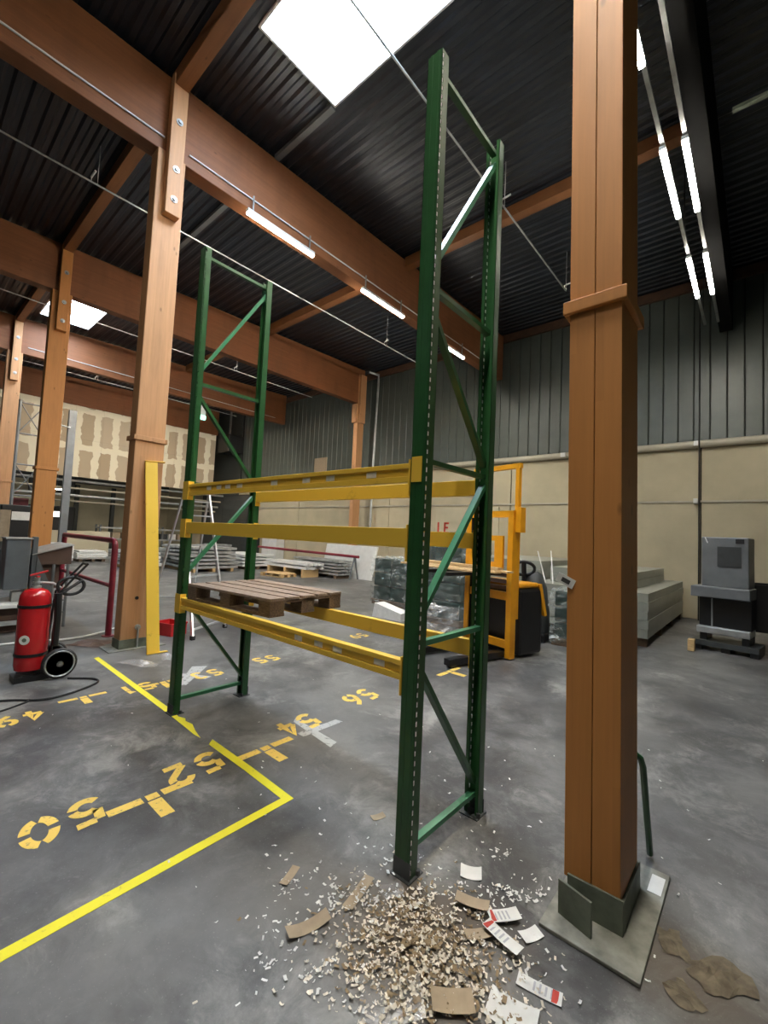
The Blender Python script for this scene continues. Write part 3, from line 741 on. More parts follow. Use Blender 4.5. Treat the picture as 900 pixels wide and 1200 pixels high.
def floor_hose(name, pts, r, m, label, cat='hose'):
    # smooth through the points
    P = [Vector(p) for p in pts]; out = []
    for i in range(len(P)-1):
        p0, p1, p2, p3 = P[max(i-1, 0)], P[i], P[i+1], P[min(i+2, len(P)-1)]
        for k in range(8):
            s = k/8; out.append(.5*((2*p1)+(p2-p0)*s+(2*p0-5*p1+4*p2-p3)*s*s+(3*p1-p0-3*p2+p3)*s**3))
    out.append(P[-1]); return solo(name, m, MB().tube(out, r, 8), label, cat, smooth=True)
floor_hose('black_hose', [(-4.3, -1.9, .012), (-4.2, -1.1, .012), (-3.98, -.78, .012), (-3.98, -.55, .012), (-4.15, -.25, .012), (-4.32, -.22, .012), (-4.52, -.42, .012)], .011, 'rubber', 'black hose looping on the floor below the extinguisher')
floor_hose('black_cable', [(-3.75, -1.9, .01), (-3.85, -1.2, .01), (-3.98, -.9, .01), (-4.05, -.84, .01)], .009, 'rubber', 'short black cable end lying left of the hose loop', 'cable')
floor_hose('white_conduit', [(-6.6, -2.4, .018), (-6.62, -.72, .018), (-6.46, .03, .018), (-6.6, .45, .018), (-6.95, .9, .018)], .016, 'white_m', 'pale conduit on the floor running to the far column', 'conduit')

# ------------------------------------------------------------------ red guard rail
gr = thing('guard_rail', 'dark red tubular guard rail left of the column', 'railing', (-8, .55, 0))
y = .54
MB().tube([(-6.41, y, 0), (-6.41, y, 1.42), (-6.44, y, 1.48), (-6.5, y, 1.5), (-9.4, y, 1.5)], .045, 10).build('top_rail', 'maroon', gr, smooth=True)
MB().cyl((-6.44, y, .78), (-9.4, y, .78), .033, 10).build('mid_rail', 'maroon', gr, smooth=True)
MB().cyl((-9.4, y, 0), (-9.4, y, 1.5), .045, 10).build('post', 'maroon', gr, smooth=True)
MB().lathe([(.09, 0), (.09, .012), (.05, .012)], (-6.41, y, 0), n=14).build('foot', 'maroon', gr)

# ------------------------------------------------------------------ machine on the left
mc = thing('packing_machine', 'grey machine with a tall cabinet on a low table, left edge', 'machine', (-7.8, -.5, 0))
box(-7.85, -7.45, -.635, -.33, .67, 1.46).build('cabinet', 'blugrey', mc, bevel=.015)
box(-7.87, -7.43, -.65, -.31, 1.46, 1.48).build('lid', 'galv', mc)
box(-7.62, -7.5, -.3, -.23, .45, 1.5).build('post', 'blugrey', mc, bevel=.01)
MB().add([(-7.5, -.24, 1.2), (-7.5, -.0, .62), (-7.5, -.24, .62), (-7.46, -.24, 1.2), (-7.46, -.0, .62), (-7.46, -.24, .62)], [(0, 1, 2), (5, 4, 3), (0, 3, 4, 1), (1, 4, 5, 2), (2, 5, 3, 0)]).build('gusset', 'blugrey', mc)
box(-8.2, -7.3, -1.7, -.18, .40, .46).build('table_top', 'white_m', mc, bevel=.01)
box(-8.1, -7.45, -1.65, -.3, .02, .40).build('base', 'brown', mc)
box(-7.4, -7.33, -1.7, -.15, .14, .2).build('frame_rail', 'galv', mc)
for yy in (-.5, -.95, -1.35): box(-7.75, -7.55, yy, yy+.2, .46, .62).build('roller_block', 'galv', mc)
box(-7.9, -7.6, -1.6, -.75, .8, 1.3).build('side_box', 'maroon', mc, bevel=.02)
hd = thing('chute_table', 'brown hood on thin legs between the machine and the red rail', 'machine', (-7.9, .0, 0))
MB().prism([(-.28, 1.05), (.24, 1.05), (.24, 1.36), (-.28, 1.2)], 0, -8.5, -7.52).build('hood', 'brown', hd)
MB().prism([(-.30, 1.205), (.26, 1.37), (.26, 1.385), (-.30, 1.22)], 0, -8.52, -7.48).build('cover', 'galv', hd)
box(-8.4, -7.6, -.25, .1, .65, 1.05).build('duct', 'brown', hd)
for yy, xx in ((.2, -7.52), (.2, -8.4), (-.24, -8.4), (-.0, -7.52)): MB().cyl((xx, yy, 0), (xx, yy, 1.05), .022, 8).build('leg', 'grey', hd)
for z in (.25, .45): MB().cyl((-7.52, .0, z), (-7.52, .2, z), .014, 6).build('crossbar', 'grey', hd)
# dark machinery and cartons farther back on the left
bm = thing('far_machine', 'black machine with a white panel behind the column, far left', 'machine', (-16, .9, 0))
box(-16.6, -15.4, .3, 1.4, 0, 2.2).build('body', 'black', bm, bevel=.03)
box(-15.4, -15.38, .55, 1.05, 1.75, 2.0).build('panel', 'white', bm)
box(-15.4, -15.2, .5, 1.3, .9, 1.1).build('console', 'grey', bm)
cb = thing('carton', 'tan carton beside the black machine at the left edge', 'box', (-13.4, -.1, 0))
box(-13.8, -13.1, -.4, .2, 1.2, 2.0).build('box', 'card', cb); box(-13.8, -13.1, -.45, .25, 0, 1.2).build('stand', 'darkgrey', cb)
bm2 = thing('far_machine', 'black machine with a small lit panel behind the red rail', 'machine', (-28, 3.4, 0))
box(-28.6, -27.4, 2.9, 5.0, 0, 2.6).build('body', 'black', bm2, bevel=.05)
box(-27.4, -27.38, 3.9, 4.3, 2.0, 2.3).build('panel', 'screen', bm2)
box(-27.4, -27.0, 2.9, 5.0, .8, 1.0).build('shelf', 'grey', bm2)
rc = thing('red_cabinet', 'red cabinet beside the black machine far behind the rail', 'cabinet', (-27, 2.4, 0))
box(-27.4, -26.6, 2.1, 2.8, 0, 2.9).build('body', 'maroon', rc, bevel=.02); box(-26.6, -26.58, 2.2, 2.7, 1.9, 2.3).build('notice', 'white', rc)

# scaffold frames near the far left columns
def lattice(x, y0, y1, z1, label):
    t = thing('scaffold_frame', label, 'scaffold', (x, (y0+y1)/2, 0), group='grey scaffold frames')
    for yy in (y0, y1): MB().cyl((x, yy, 0), (x, yy, z1), .055, 8).build('post', 'grey', t)
    z = z1-.1; k = 0
    while z > 2.0:
        MB().cyl((x, y0, z), (x, y1, z), .028, 6).build('rung', 'grey', t)
        if k % 2: MB().cyl((x, y0, z), (x, y1, z+1.2), .02, 6).build('diagonal', 'grey', t); MB().cyl((x, y1, z), (x, y0, z+1.2), .02, 6).build('diagonal', 'grey', t)
        z -= 1.2; k += 1
    return t
lattice(-20.2, 1.2, 1.95, 6.4, 'grey lattice frame between the two far left columns')
ps = thing('steel_post', 'tall grey steel post before the plasterboard wall', 'post', (-20, 2.85, 0))
box(-20.1, -19.9, 2.72, 2.98, .02, 6.35).build('post', 'grey', ps, bevel=.01); box(-20.2, -19.8, 2.62, 3.08, 0, .02).build('foot', 'grey', ps)
MB().cyl((-19.9, 2.8, 5.6), (-19.9, 2.4, 5.65), .03, 8).build('arm', 'galv', ps)

# exit sign, heater
es = thing('exit_sign', 'small glowing green exit sign on the third beam', 'sign', (-17.6, 7.1, 6.7))
box(-17.66, -17.58, 6.92, 7.28, 6.66, 6.83).build('diffuser', 'exit', es); box(-17.74, -17.66, 6.9, 7.3, 6.64, 7.46).build('bracket', 'white_m', es)
ht = thing('unit_heater', 'black box heater hung in the far corner beside the partition', 'heater', (-22.9, 11.5, 6.8))
box(-23.6, -22.3, 11.05, WY-.03, 6.35, 7.4).build('body', 'black', ht, bevel=.03); box(-23.0, -22.9, 11.4, 11.5, 7.4, 9.05).build('hanger', 'steel', ht)

# ------------------------------------------------------------------ step ladder and red crate
ld = thing('step_ladder', 'aluminium step ladder standing behind the far rack frame', 'ladder', (-6.1, 1.8, 0))
T1, T2 = Vector((-6.75, 1.72, 2.42)), Vector((-6.55, 2.10, 2.42)); F1, F2 = Vector((-5.39, 1.41, .02)), Vector((-5.9, 2.24, .02))
MB().bar(F1, T1, .07, .028, (0, 1, 0)).build('stile', 'alu', ld); MB().bar(F2, T2, .07, .028, (0, 1, 0)).build('stile', 'alu', ld)
for k in range(9):
    s = .05+.11*k; MB().bar(F1.lerp(T1, s), F2.lerp(T2, s), .05, .022).build('rung', 'alu', ld)
B1, B2 = Vector((-8.2, 1.85, .02)), Vector((-8.0, 2.6, .02))
MB().bar(B1, T1, .05, .025, (0, 1, 0)).build('rear_leg', 'alu', ld); MB().bar(B2, T2, .05, .025, (0, 1, 0)).build('rear_leg', 'alu', ld)
for s in (.12, .5): MB().bar(B1.lerp(T1, s), B2.lerp(T2, s), .03, .02).build('rear_rung', 'alu', ld)
MB().bar(T1, T2, .1, .03).build('top_cap', 'alu', ld)
for F in (F1, F2, B1, B2): MB().box(F.x-.03, F.x+.03, F.y-.03, F.y+.03, 0, .06).build('foot', 'rubber', ld)

rb = thing('red_crate', 'small red plastic crate on the floor beside the far column', 'crate', (-6.0, 1.32, 0), .3)
m = MB(); a, b, h, t = .20, .15, .2, .012
m.box(-a, a, -b, b, 0, t); m.box(-a, -a+t, -b, b, t, h); m.box(a-t, a, -b, b, t, h); m.box(-a+t, a-t, -b, -b+t, t, h); m.box(-a+t, a-t, b-t, b, t, h)
m.build('shell', 'redbox', rb, local=True)
m = MB(); m.box(-a-.01, a+.01, -b-.012, -b, h-.03, h); m.box(-a-.01, a+.01, b, b+.012, h-.03, h); m.box(a, a+.012, -b, b, h-.03, h); m.box(-a-.012, -a, -b, b, h-.03, h); m.build('rim', 'redbox', rb, local=True)

# ------------------------------------------------------------------ wrapped loads
def crumple(x0, x1, y0, y1, z0, z1, amp, seed, n=9):
    """closed box skin of small facets pushed about to look like wrinkled film"""
    rnd = random.Random(seed); V = {}; mb = MB()
    def pt(i, j, k):
        key = (i, j, k)
        if key not in V:
            p = Vector((x0+(x1-x0)*i/n, y0+(y1-y0)*j/n, z0+(z1-z0)*k/n))
            p += Vector((rnd.uniform(-amp, amp), rnd.uniform(-amp, amp), rnd.uniform(-amp, amp)*(0 if k == 0 else 1)))
            V[key] = len(mb.v); mb.v.append(tuple(p))
        return V[key]
    for a in range(n):
        for b in range(n):
            for q in ([(a, 0, b), (a+1, 0, b), (a+1, 0, b+1), (a, 0, b+1)], [(a, n, b), (a, n, b+1), (a+1, n, b+1), (a+1, n, b)],
                      [(0, a, b), (0, a, b+1), (0, a+1, b+1), (0, a+1, b)], [(n, a, b), (n, a+1, b), (n, a+1, b+1), (n, a, b+1)],
                      [(a, b, n), (a+1, b, n), (a+1, b+1, n), (a, b+1, n)]):
                mb.f.append(tuple(pt(*k) for k in q))
    return mb
def wrapped(x0, x1, y0, y1, z1, label, seed, rows=3, white=0):
    t = thing('wrapped_pallet_load', label, 'pallet load', ((x0+x1)/2, (y0+y1)/2, 0), group='film-wrapped pallet loads')
    for yy in (y0+.02, (y0+y1)/2-.05, y1-.12): box(x0, x1, yy, yy+.1, 0, .1).build('skid', 'pallet_d', t)
    box(x0, x1, y0, y1, .1, .13).build('deck', 'pallet_d', t)
    hh = (z1-.14)/rows
    for r in range(rows):
        nx = 2
        for i in range(nx):
            xa = x0+.03+(x1-x0-.06)*i/nx; xb = x0+.03+(x1-x0-.06)*(i+1)/nx
            box(xa+.01, xb-.01, y0+.03, y1-.03, .13+r*hh, .13+(r+1)*hh-.03).build('crate', 'load', t, bevel=.02)
    crumple(x0-.02, x1+.02, y0-.02, y1+.02, .05, z1, .045, seed, 13).build('stretch_film', 'film', t)
    return t
wrapped(-6.35, -5.15, 6.62, 7.6, 1.22, 'film-wrapped pallet load standing left of the near rack post', 3)
wrapped(-4.55, -3.15, 5.75, 6.9, 1.65, 'taller film-wrapped load seen inside the near rack frame', 5, 4)
wrapped(-1.42, -.45, 5.95, 7.0, .98, 'film-wrapped load at the left edge of the near column', 9)
bg_ = thing('plastic_bag', 'crumpled white plastic bag before the taller wrapped load', 'bag', (-3.5, 5.45, 0))
crumple(-3.95, -3.1, 5.1, 5.58, .0, .42, .06, 11, 6).build('film', 'filmw', bg_)
bx = thing('white_box', 'low white box on the floor behind the low rack beam', 'box', (-4.75, 5.45, 0))
MB().prism([(-5.1, 0), (-4.3, 0), (-4.3, .16), (-5.05, .3)], 1, 5.3, 5.62).build('carton', 'white', bx)

# ------------------------------------------------------------------ yellow stacker truck
def stacker():
    th = math.radians(75.0)
    t = thing('stacker_truck', 'yellow electric stacker truck behind the near rack', 'stacker', (-1.45, 4.33, 0), th-PI/2+PI)   # local +x runs along the mast plane to the left, +y forwards
    # local frame: x: 0 (right mast) .. -? ; build directly with vectors
    d = Vector((-math.sin(th), math.cos(th), 0)); n = Vector((math.cos(th), math.sin(th), 0)); up = Vector((0, 0, 1)); o = Vector((-1.45, 4.33, 0))
    def P(a, b, z): return o+d*a+n*b+up*z      # a: to the left, b: away from the camera
    def ob(a0, a1, b0, b1, z0, z1): return MB().obox(P((a0+a1)/2, (b0+b1)/2, (z0+z1)/2), d, n, up, abs(a1-a0)/2, abs(b1-b0)/2, abs(z1-z0)/2)
    Wd = .98
    for a in (0, Wd-.1):
        m_ = ob(a, a+.1, 0, .12, .02, 2.25 if a == 0 else 2.2); m_.build('outer_mast', 'fork', t, bevel=.008)
        aa = a+.03 if a == 0 else a-.03+.03
        ob(a+.02, a+.085, .13, .2, .6, 3.0).build('inner_mast', 'fork', t, bevel=.006)
        ob(a+.1 if a == 0 else a-.012, a+.112 if a == 0 else a, .02, .1, .3, 2.2).build('mast_channel', 'black', t)
    ob(.0, Wd, .13, .2, 2.92, 3.0).build('top_crossbar', 'fork', t, bevel=.006)
    ob(.0, Wd, .0, .1, 2.15, 2.25).build('crossbar', 'fork', t)
    ob(.0, Wd, .02, .1, .16, .27).build('crossbar', 'fork', t)
    ob(.0, Wd, .02, .1, .88, 1.0).build('crossbar', 'fork', t)
    ob(-.1, -.005, .05, .16, 1.92, 2.3).build('side_guard', 'fork', t)
    # carriage with an open window
    c = ob(.14, Wd-.14, -.06, -.02, 1.35, 1.45); c2 = ob(.14, Wd-.14, -.06, -.02, 1.78, 1.86); c.add(c2.v, c2.f)
    for a in (.14, Wd-.30): q = ob(a, a+.16, -.06, -.02, 1.45, 1.78); c.add(q.v, q.f)
    c.build('carriage', 'fork', t)
    for a in (.16, Wd-.30): ob(a, a+.15, -1.15, -.03, 1.26, 1.31).build('fork', 'black', t)
    for a in (.1, Wd-.2): ob(a, a+.13, -1.1, .0, .03, .12).build('support_leg', 'black', t, bevel=.01)
    for a in (.11, Wd-.19): MB().cyl(P(a, -1.02, .05), P(a+.11, -1.02, .05), .05, 12).build('roller', 'darkgrey', t)
    ob(.0, Wd, .22, .78, .04, 1.06).build('body', 'black', t, bevel=.05)
    ob(.02, Wd-.02, .24, .70, 1.06, 1.14).build('body_top', 'fork', t, bevel=.03)
    MB().bar(P(.02, .70, 1.12), P(.0, .82, .62), .06, .05).build('body_edge', 'fork', t)
    ob(.3, .7, .78, 1.0, .1, .6).build('battery_box', 'darkgrey', t, bevel=.03)
    for k in range(3): ob(.15, Wd-.15, .12, .2, 1.02+.1*k, 1.08+.1*k).build('chain_hose', 'brown', t)
stacker()
# boards lying on the forks
wb = thing('wooden_boards', 'pale boards lying across the raised forks of the stacker', 'boards', (-2.5, 3.9, 1.31))
d = Vector((-.966, .259, 0)); n = Vector((.259, .966, 0)); o = Vector((-1.45, 4.33, 0))
for b, z in ((-.15, 1.325), (-.42, 1.325), (-.68, 1.325)): MB().obox(o+d*.85+n*b+Vector((0, 0, z)), d, n, (0, 0, 1), .95, .07, .0125).build('board', 'wood', wb)
MB().obox(o+d*.95+n*-.2+Vector((0, 0, 1.36)), d, n, (0, 0, 1), .9, .06, .02).build('board', 'wood', wb)

# tiller truck behind the stacker
tt = thing('pallet_truck', 'dark grey pallet truck with a black loop handle behind the stacker', 'pallet truck', (-1.86, 5.95, 0))
cx, cy = -1.76, 6.0
MB().tube([(cx+.02, cy+.12, .14), (cx+.02, cy+.1, .5), (cx, cy+.05, .95), (cx-.02, cy, 1.18), (cx-.03, cy, 1.24)], [.21, .22, .2, .15, .08], 14).build('motor_cover', 'darkgrey', tt, smooth=True)
MB().tube([(cx-.12, cy-.16, .62), (cx-.13, cy-.16, 1.0), (cx-.14, cy-.17, 1.42)], .045, 10).build('tiller', 'black', tt, smooth=True)
d_ = Vector((.8, .6, 0))
lp = [Vector((cx-.14, cy-.18, 1.30))+d_*.2*math.cos(a)+Vector((0, 0, .12*math.sin(a))) for a in [2*PI*k/20 for k in range(21)]]
MB().tube(lp, .03, 8).build('handle', 'black', tt, smooth=True)
box(cx-.2, cx+.25, cy-.1, cy+.35, 0.0, .16).build('drive_unit', 'black', tt, bevel=.03)
box(cx-.05, cx+.12, cy+.35, cy+1.4, .05, .12).build('fork', 'black', tt)

# ------------------------------------------------------------------ sheet piles by the side wall
def pile(name, x0, x1, y0, y1, z0, z1, n, m, label, seed, bearers=True, group=None, jit=.012):
    rnd = random.Random(seed)
    t = thing(name, label, 'stack', ((x0+x1)/2, (y0+y1)/2, z0), group=group)
    zb = z0+(.16 if bearers else 0)
    if bearers:
        k = max(2, int((y1-y0)/1.3))
        for i in range(k+1):
            yy = y0+.1+(y1-y0-.3)*i/k; box(x0+.03, x1-.03, yy, yy+.1, z0, zb).build('bearer', 'pallet_d', t)
    h = (z1-zb)/n
    for i in range(n):
        a, b, c, e = [rnd.uniform(-jit, jit) for _ in range(4)]
        box(x0+a, x1+a, y0+b, y1+b, zb+i*h, zb+(i+1)*h-.004).build('sheet', m, t)
    return t
pile('sheet_stack', -2.3, -.13, 7.1, 11.75, 0, .96, 5, 'stk', 'long low stack of olive-grey sheets along the right side', 1)
pile('sheet_stack', -2.1, -.5, 7.7, 11.3, .962, 1.28, 2, 'stk', 'shorter stack of sheets lying on the long low one', 2, False)
pile('sheet_stack', -4.6, -2.5, 8.2, 11.7, 0, 1.36, 6, 'stk', 'grey-green sheet stack behind the stacker mast', 4)
st = thing('strapping', 'loose white straps rising from the sheets behind the near column', 'strap', (-1.3, 7.2, .96))
for a, b in (((-2.0, 7.2, .96), (-2.3, 7.5, 1.6)), ((-1.85, 7.2, .96), (-2.05, 7.6, 1.62)), ((-2.9, 8.15, 1.3), (-3.2, 8.2, 1.6))): MB().bar(a, b, .02, .004).build('strap', 'white', st)
gp = thing('green_post_end', 'green post with a yellow cap behind the tag on the near column', 'post', (-1.05, 6.7, .99))
box(-1.15, -.95, 6.6, 6.8, .99, 1.25).build('post', 'green', gp); box(-1.17, -.93, 6.58, 6.82, 1.25, 1.33).build('cap', 'fork', gp)

# grey cabinet and black bin
gc = thing('machine_cabinet', 'tilted grey machine cabinet on black feet against the right wall', 'machine', (.93, 8.05, 0), math.radians(-8))
def gbox(*a): return box(*a)
gbox(-.36, .32, -.12, .4, 1.12, 2.03).build('housing', 'grey', gc, bevel=.02, local=True)
gbox(-.12, .22, -.135, -.12, 1.5, 1.86).build('panel', 'darkgrey', gc, local=True)
gbox(.14, .26, -.135, -.12, 1.92, 2.0).build('badge', 'black', gc, local=True)
MB().bar((-.3, -.13, 2.02), (-.26, -.14, 1.92), .03, .006).build('tape', 'white', gc, local=True)
MB().prism([(-.30, 1.14), (.3, 1.14), (.3, .95), (-.30, .95)], 0, -.48, .36).build('tray', 'grey', gc, bevel=.015, local=True)
box(-.4, .34, -.05, .4, .42, .95).build('recess', 'black', gc, local=True)
box(-.22, -.2, -.07, -.05, .42, .92).build('rod', 'galv', gc, local=True)
box(-.42, .34, -.16, .35, .3, .42).build('bumper', 'galv', gc, bevel=.015, local=True)
for xx in (-.38, .22): box(xx, xx+.1, -.1, .3, .17, .3).build('leg', 'black', gc, local=True)
box(-.48, .46, -.2, .4, .08, .17).build('skid', 'darkgrey', gc, local=True)
for xx in (-.46, -.05, .34): box(xx, xx+.12, -.18, .38, 0, .08).build('skid_block', 'black', gc, local=True)
bb = thing('black_bin', 'black open bin right of the grey cabinet', 'bin', (1.75, 8.9, 0))
m = MB(); xa, xb, ya, yb = 1.17, 2.3, 8.55, 9.35
m.box(xa, xb, ya, yb, .35, .4); m.box(xa, xa+.04, ya, yb, .4, 1.2); m.box(xb-.04, xb, ya, yb, .4, 1.2); m.box(xa+.04, xb-.04, ya, ya+.04, .4, 1.2); m.box(xa+.04, xb-.04, yb-.04, yb, .4, 1.2)
m.build('shell', 'black', bb)
for xx in (xa+.03, xb-.13): box(xx, xx+.1, ya+.1, yb-.1, 0, .35).build('leg', 'black', bb)
solo('wood_block', 'wood', box(.40, .50, 7.55, 7.72, 0, .2), 'small wooden block on the floor left of the grey cabinet', 'block', bevel=.008)

# wall services
dp = thing('down_pipe', 'thin dark vertical pipe on the right wall', 'pipe', (.19, WY-.1, 0))
MB().cyl((.19, WY-.24, 0), (.19, WY-.24, 8.6), .016, 8).build('pipe', 'black', dp, smooth=True)
for z in (4.57, 3.06): box(.07, .16, WY-.24, WY-.03, z-.06, z+.06).build('junction_box', 'white_m', dp)
solo('junction_box', 'white_m', box(-3.34, -3.2, WY-.25, WY-.19, 4.5, 4.63), 'white junction box on the wall ledge left of the near column', 'junction box')
dp2 = thing('drain_pipe', 'pale pipe beside the slim wall column', 'pipe', (-11.3, WY-.1, 0))
MB().tube([(-11.6, 11.6, 8.95), (-11.3, WY-.16, 8.85), (-11.3, WY-.16, 8.6), (-11.3, WY-.26, 4.9), (-11.3, WY-.26, 1.4)], .05, 8).build('pipe', 'galv', dp2, smooth=True)
solo('plywood_board', 'card', box(-15.5, -14.6, WY-.05, WY-.002, 4.7, 5.5), 'tan square board high on the dark side wall', 'board')
solo('leaning_board', 'white_m', MB().prism([(10.72, 0), (10.78, 0), (11.05, 1.33), (10.99, 1.33)], 0, -13.1, -10.1), 'long white board leaning on the foot of the slim wall column', 'board', bevel=.01)
for x0_, x1_, z1_, m_, lab in ((-18.9, -17.6, 2.03, 'white_m', 'white cabinet against the side wall left of the slim column'), (-21.0, -19.9, 2.08, 'darkgrey', 'dark cabinet against the side wall at the far end')):
    k = thing('wall_cabinet', lab, 'cabinet', ((x0_+x1_)/2, 11.7, 0)); xm = (x0_+x1_)/2
    box(x0_, x1_, 11.5, WY-.06, 0, z1_).build('body', m_, k); box(x0_+.02, xm-.01, 11.48, 11.5, .05, z1_-.04).build('door', m_, k); box(xm+.01, x1_-.02, 11.48, 11.5, .05, z1_-.04).build('door', m_, k)
ns = thing('wall_notice', 'pale board with red lettering on the wall behind the mast', 'sign', (-7, WY-.06, 2.3))
box(-8.05, -5.45, WY-.07, WY-.02, 1.42, 2.97).build('board', 'beige2', ns)
def glyph(mb, ch, x, z, h):
    w = h*.5; t = h*.16
    if 'L' in ch or 'E' in ch or 'F' in ch: mb.box(x, x+t, WY-.085, WY-.07, z, z+h)
    if ch in 'LE': mb.box(x, x+w, WY-.085, WY-.07, z, z+t)
    if ch in 'EF': mb.box(x, x+w, WY-.085, WY-.07, z+h-t, z+h); mb.box(x, x+w*.85, WY-.085, WY-.07, z+h*.45, z+h*.45+t)
g = MB(); glyph(g, 'L', -7.95, 1.98, .42); glyph(g, 'E', -7.66, 1.98, .42)
g.build('lettering', 'redprint', ns)

# ------------------------------------------------------------------ background stacks in the hall
def bundle(x0, x1, y0, y1, z1, axis, n_h, n_w, m, label, seed, pal=True, ragged=.0, zp=.14):
    """strapped bundle of long sections lying along axis (0 = x, 1 = y)"""
    rnd = random.Random(seed)
    t = thing('section_bundle', label, 'stack', ((x0+x1)/2, (y0+y1)/2, 0), group='bundles of steel sections')
    if pal:
        if axis == 0:
            for i in range(3): xx = x0+.15+(x1-x0-.4)*i/2; box(xx, xx+.12, y0, y1, 0, zp).build('bearer', 'wood' if seed % 2 else 'pallet_d', t)
        else:
            for i in range(3): yy = y0+.15+(y1-y0-.4)*i/2; box(x0, x1, yy, yy+.12, 0, zp).build('bearer', 'wood' if seed % 2 else 'pallet_d', t)
    zb = zp if pal else 0; h = (z1-zb)/n_h
    for i in range(n_h):
        for j in range(n_w):
            r0, r1 = rnd.uniform(-ragged, ragged), rnd.uniform(-ragged, ragged)
            g_ = .012
            if axis == 0:
                w = (y1-y0)/n_w; box(x0+r0, x1+r1, y0+j*w+g_, y0+(j+1)*w-g_, zb+i*h, zb+(i+1)*h-h*.38).build('section', m, t)
            else:
                w = (x1-x0)/n_w; box(x0+j*w+g_, x0+(j+1)*w-g_, y0+r0, y1+r1, zb+i*h, zb+(i+1)*h-h*.38).build('section', m, t)
    return t
bundle(-18.4, -15.4, 6.0, 8.0, 1.05, 1, 6, 4, 'galv', 'pale layered bundle of sections behind the ladder', 1, ragged=.12)
bundle(-18.5, -15.9, 8.6, 10.2, .72, 1, 4, 5, 'white_m', 'grey bundle with its end to the camera, right of the ladder', 2, ragged=.05)
bundle(-14.7, -12.0, 8.95, 9.75, .62, 0, 2, 9, 'white', 'white channels jutting forward on a wooden skid', 3, ragged=.22, zp=.32)
bundle(-14.0, -11.1, 9.85, 10.6, .77, 0, 5, 4, 'galv', 'grey strapped bundle in front of the leaning white board', 4, ragged=.03)
bundle(-19.4, -17.0, 4.4, 5.6, .75, 1, 4, 3, 'white_m', 'pale stack on a pallet left of the far rack post', 5, ragged=.1)
bundle(-21.9, -20.9, 9.7, 10.9, 1.0, 1, 4, 4, 'galv', 'distant grey bundle by the side wall cabinets', 6, ragged=.05)
pallet('wooden_pallet', 'fresh orange wooden pallet on the floor before the white channels', (-13.6, 8.0, 0), .12, 'wood', 'wood')
solo('red_tube', 'maroon', MB().cyl((-17.2, 10.2, .98), (-10.6, 10.45, .90), .055, 10), 'long dark red tube lying over the background bundles', 'tube', smooth=True)
sp_ = thing('tube_trestle', 'slim trestle carrying the right end of the long red tube', 'trestle', (-10.8, 10.44, 0))
MB().bar((-10.8, 10.2, 0), (-10.8, 10.42, .85), .05, .05).build('leg', 'grey', sp_); MB().bar((-10.8, 10.66, 0), (-10.8, 10.46, .85), .05, .05).build('leg', 'grey', sp_)
def wrapped_boards(x, y, z, label, seed, n=5):
    rnd = random.Random(seed)
    t = thing('board_stack', label, 'stack', (x, y, 0), group='white board stacks behind the rail')
    for j in (-.5, 0, .4): box(x-.6, x+.6, y+j, y+j+.12, 0, .12).build('skid', 'pallet_d', t)
    h = (z-.12)/n
    for i in range(n):
        o_ = rnd.uniform(-.06, .06); s_ = .0 if i < n-1 else -.08
        box(x-.65+o_, x+.65+o_, y-.6-s_, y+.6+s_, .12+i*h, .12+(i+1)*h-.012).build('board', 'white', t)
wrapped_boards(-22.2, 4.4, .5, 'low stack of white boards behind the guard rail, left one', 1)
wrapped_boards(-20.4, 5.6, .62, 'stack of white boards beside the guard rail post', 2)
wrapped_boards(-21.5, 2.9, .85, 'taller stack of white boards behind the brown hood', 3, 7)
yp = solo('cream_panel', 'beige2', box(-23.6, -23.5, 2.9, 5.6, 0, 1.35), 'pale yellow panel seen through the guard rail', 'panel')
rk = thing('storage_shelf', 'low grey shelving far behind the guard rail', 'shelf', (-25.5, 7, 0))
for yy in (5.6, 7.2, 8.8, 10.4): 
    for xx in (-25.9, -25.2): box(xx, xx+.08, yy, yy+.08, 0, 1.7).build('post', 'grey', rk)
for z in (.3, .9, 1.5): box(-25.9, -25.1, 5.6, 10.5, z, z+.08).build('shelf', 'galv', rk)
for i in range(9): 
    y_ = 5.75+i*.5; solo('shelf_carton', random.Random(i).choice(['card', 'white', 'darkgrey']), box(-25.7, -25.2, y_, y_+.38, .98, 1.3), f'{("first", "second", "third", "fourth", "fifth", "sixth", "seventh", "eighth", "ninth")[i]} carton from the left on the far grey shelf', 'box', 'cartons on the far shelf')

# ------------------------------------------------------------------ bits around the columns
gb = thing('bent_green_bar', 'dark green bar leaning behind the near column', 'bar', (.9, 1.12, 0))
MB().tube([(.885, 1.12, .02), (.89, 1.0, .25), (.893, .84, .61), (.885, .815, .66), (.85, .81, .68)], .017, 8).build('bar', 'green', gb, smooth=True)
def rag(name, m, x, y, sx, sy, h, label, cat, seed, n=6):
    rnd = random.Random(seed); mb = MB(); ang = rnd.uniform(0, PI)
    for j in range(n+1):
        for i in range(n+1):
            u, v = i/n-.5, j/n-.5; e = 1-max(abs(u), abs(v))*2*.9
            a, b = u*sx*(1+rnd.uniform(-.2, .2)), v*sy*(1+rnd.uniform(-.2, .2))
            mb.v.append((x+a*math.cos(ang)-b*math.sin(ang), y+a*math.sin(ang)+b*math.cos(ang), .003+max(0, e)*h*rnd.uniform(.3, 1)))
    for j in range(n):
        for i in range(n): mb.f.append((j*(n+1)+i, j*(n+1)+i+1, (j+1)*(n+1)+i+1, (j+1)*(n+1)+i))
    return solo(name, m, mb, label, cat)
rag('plastic_film', 'filmw', -4.62, .38, .5, .22, .05, 'clear plastic film crumpled on the floor before the far column', 'film', 1)
rag('plastic_film', 'filmw', -4.75, .74, .42, .16, .05, 'small scrap of clear film at the foot of the leaning beam', 'film', 2)
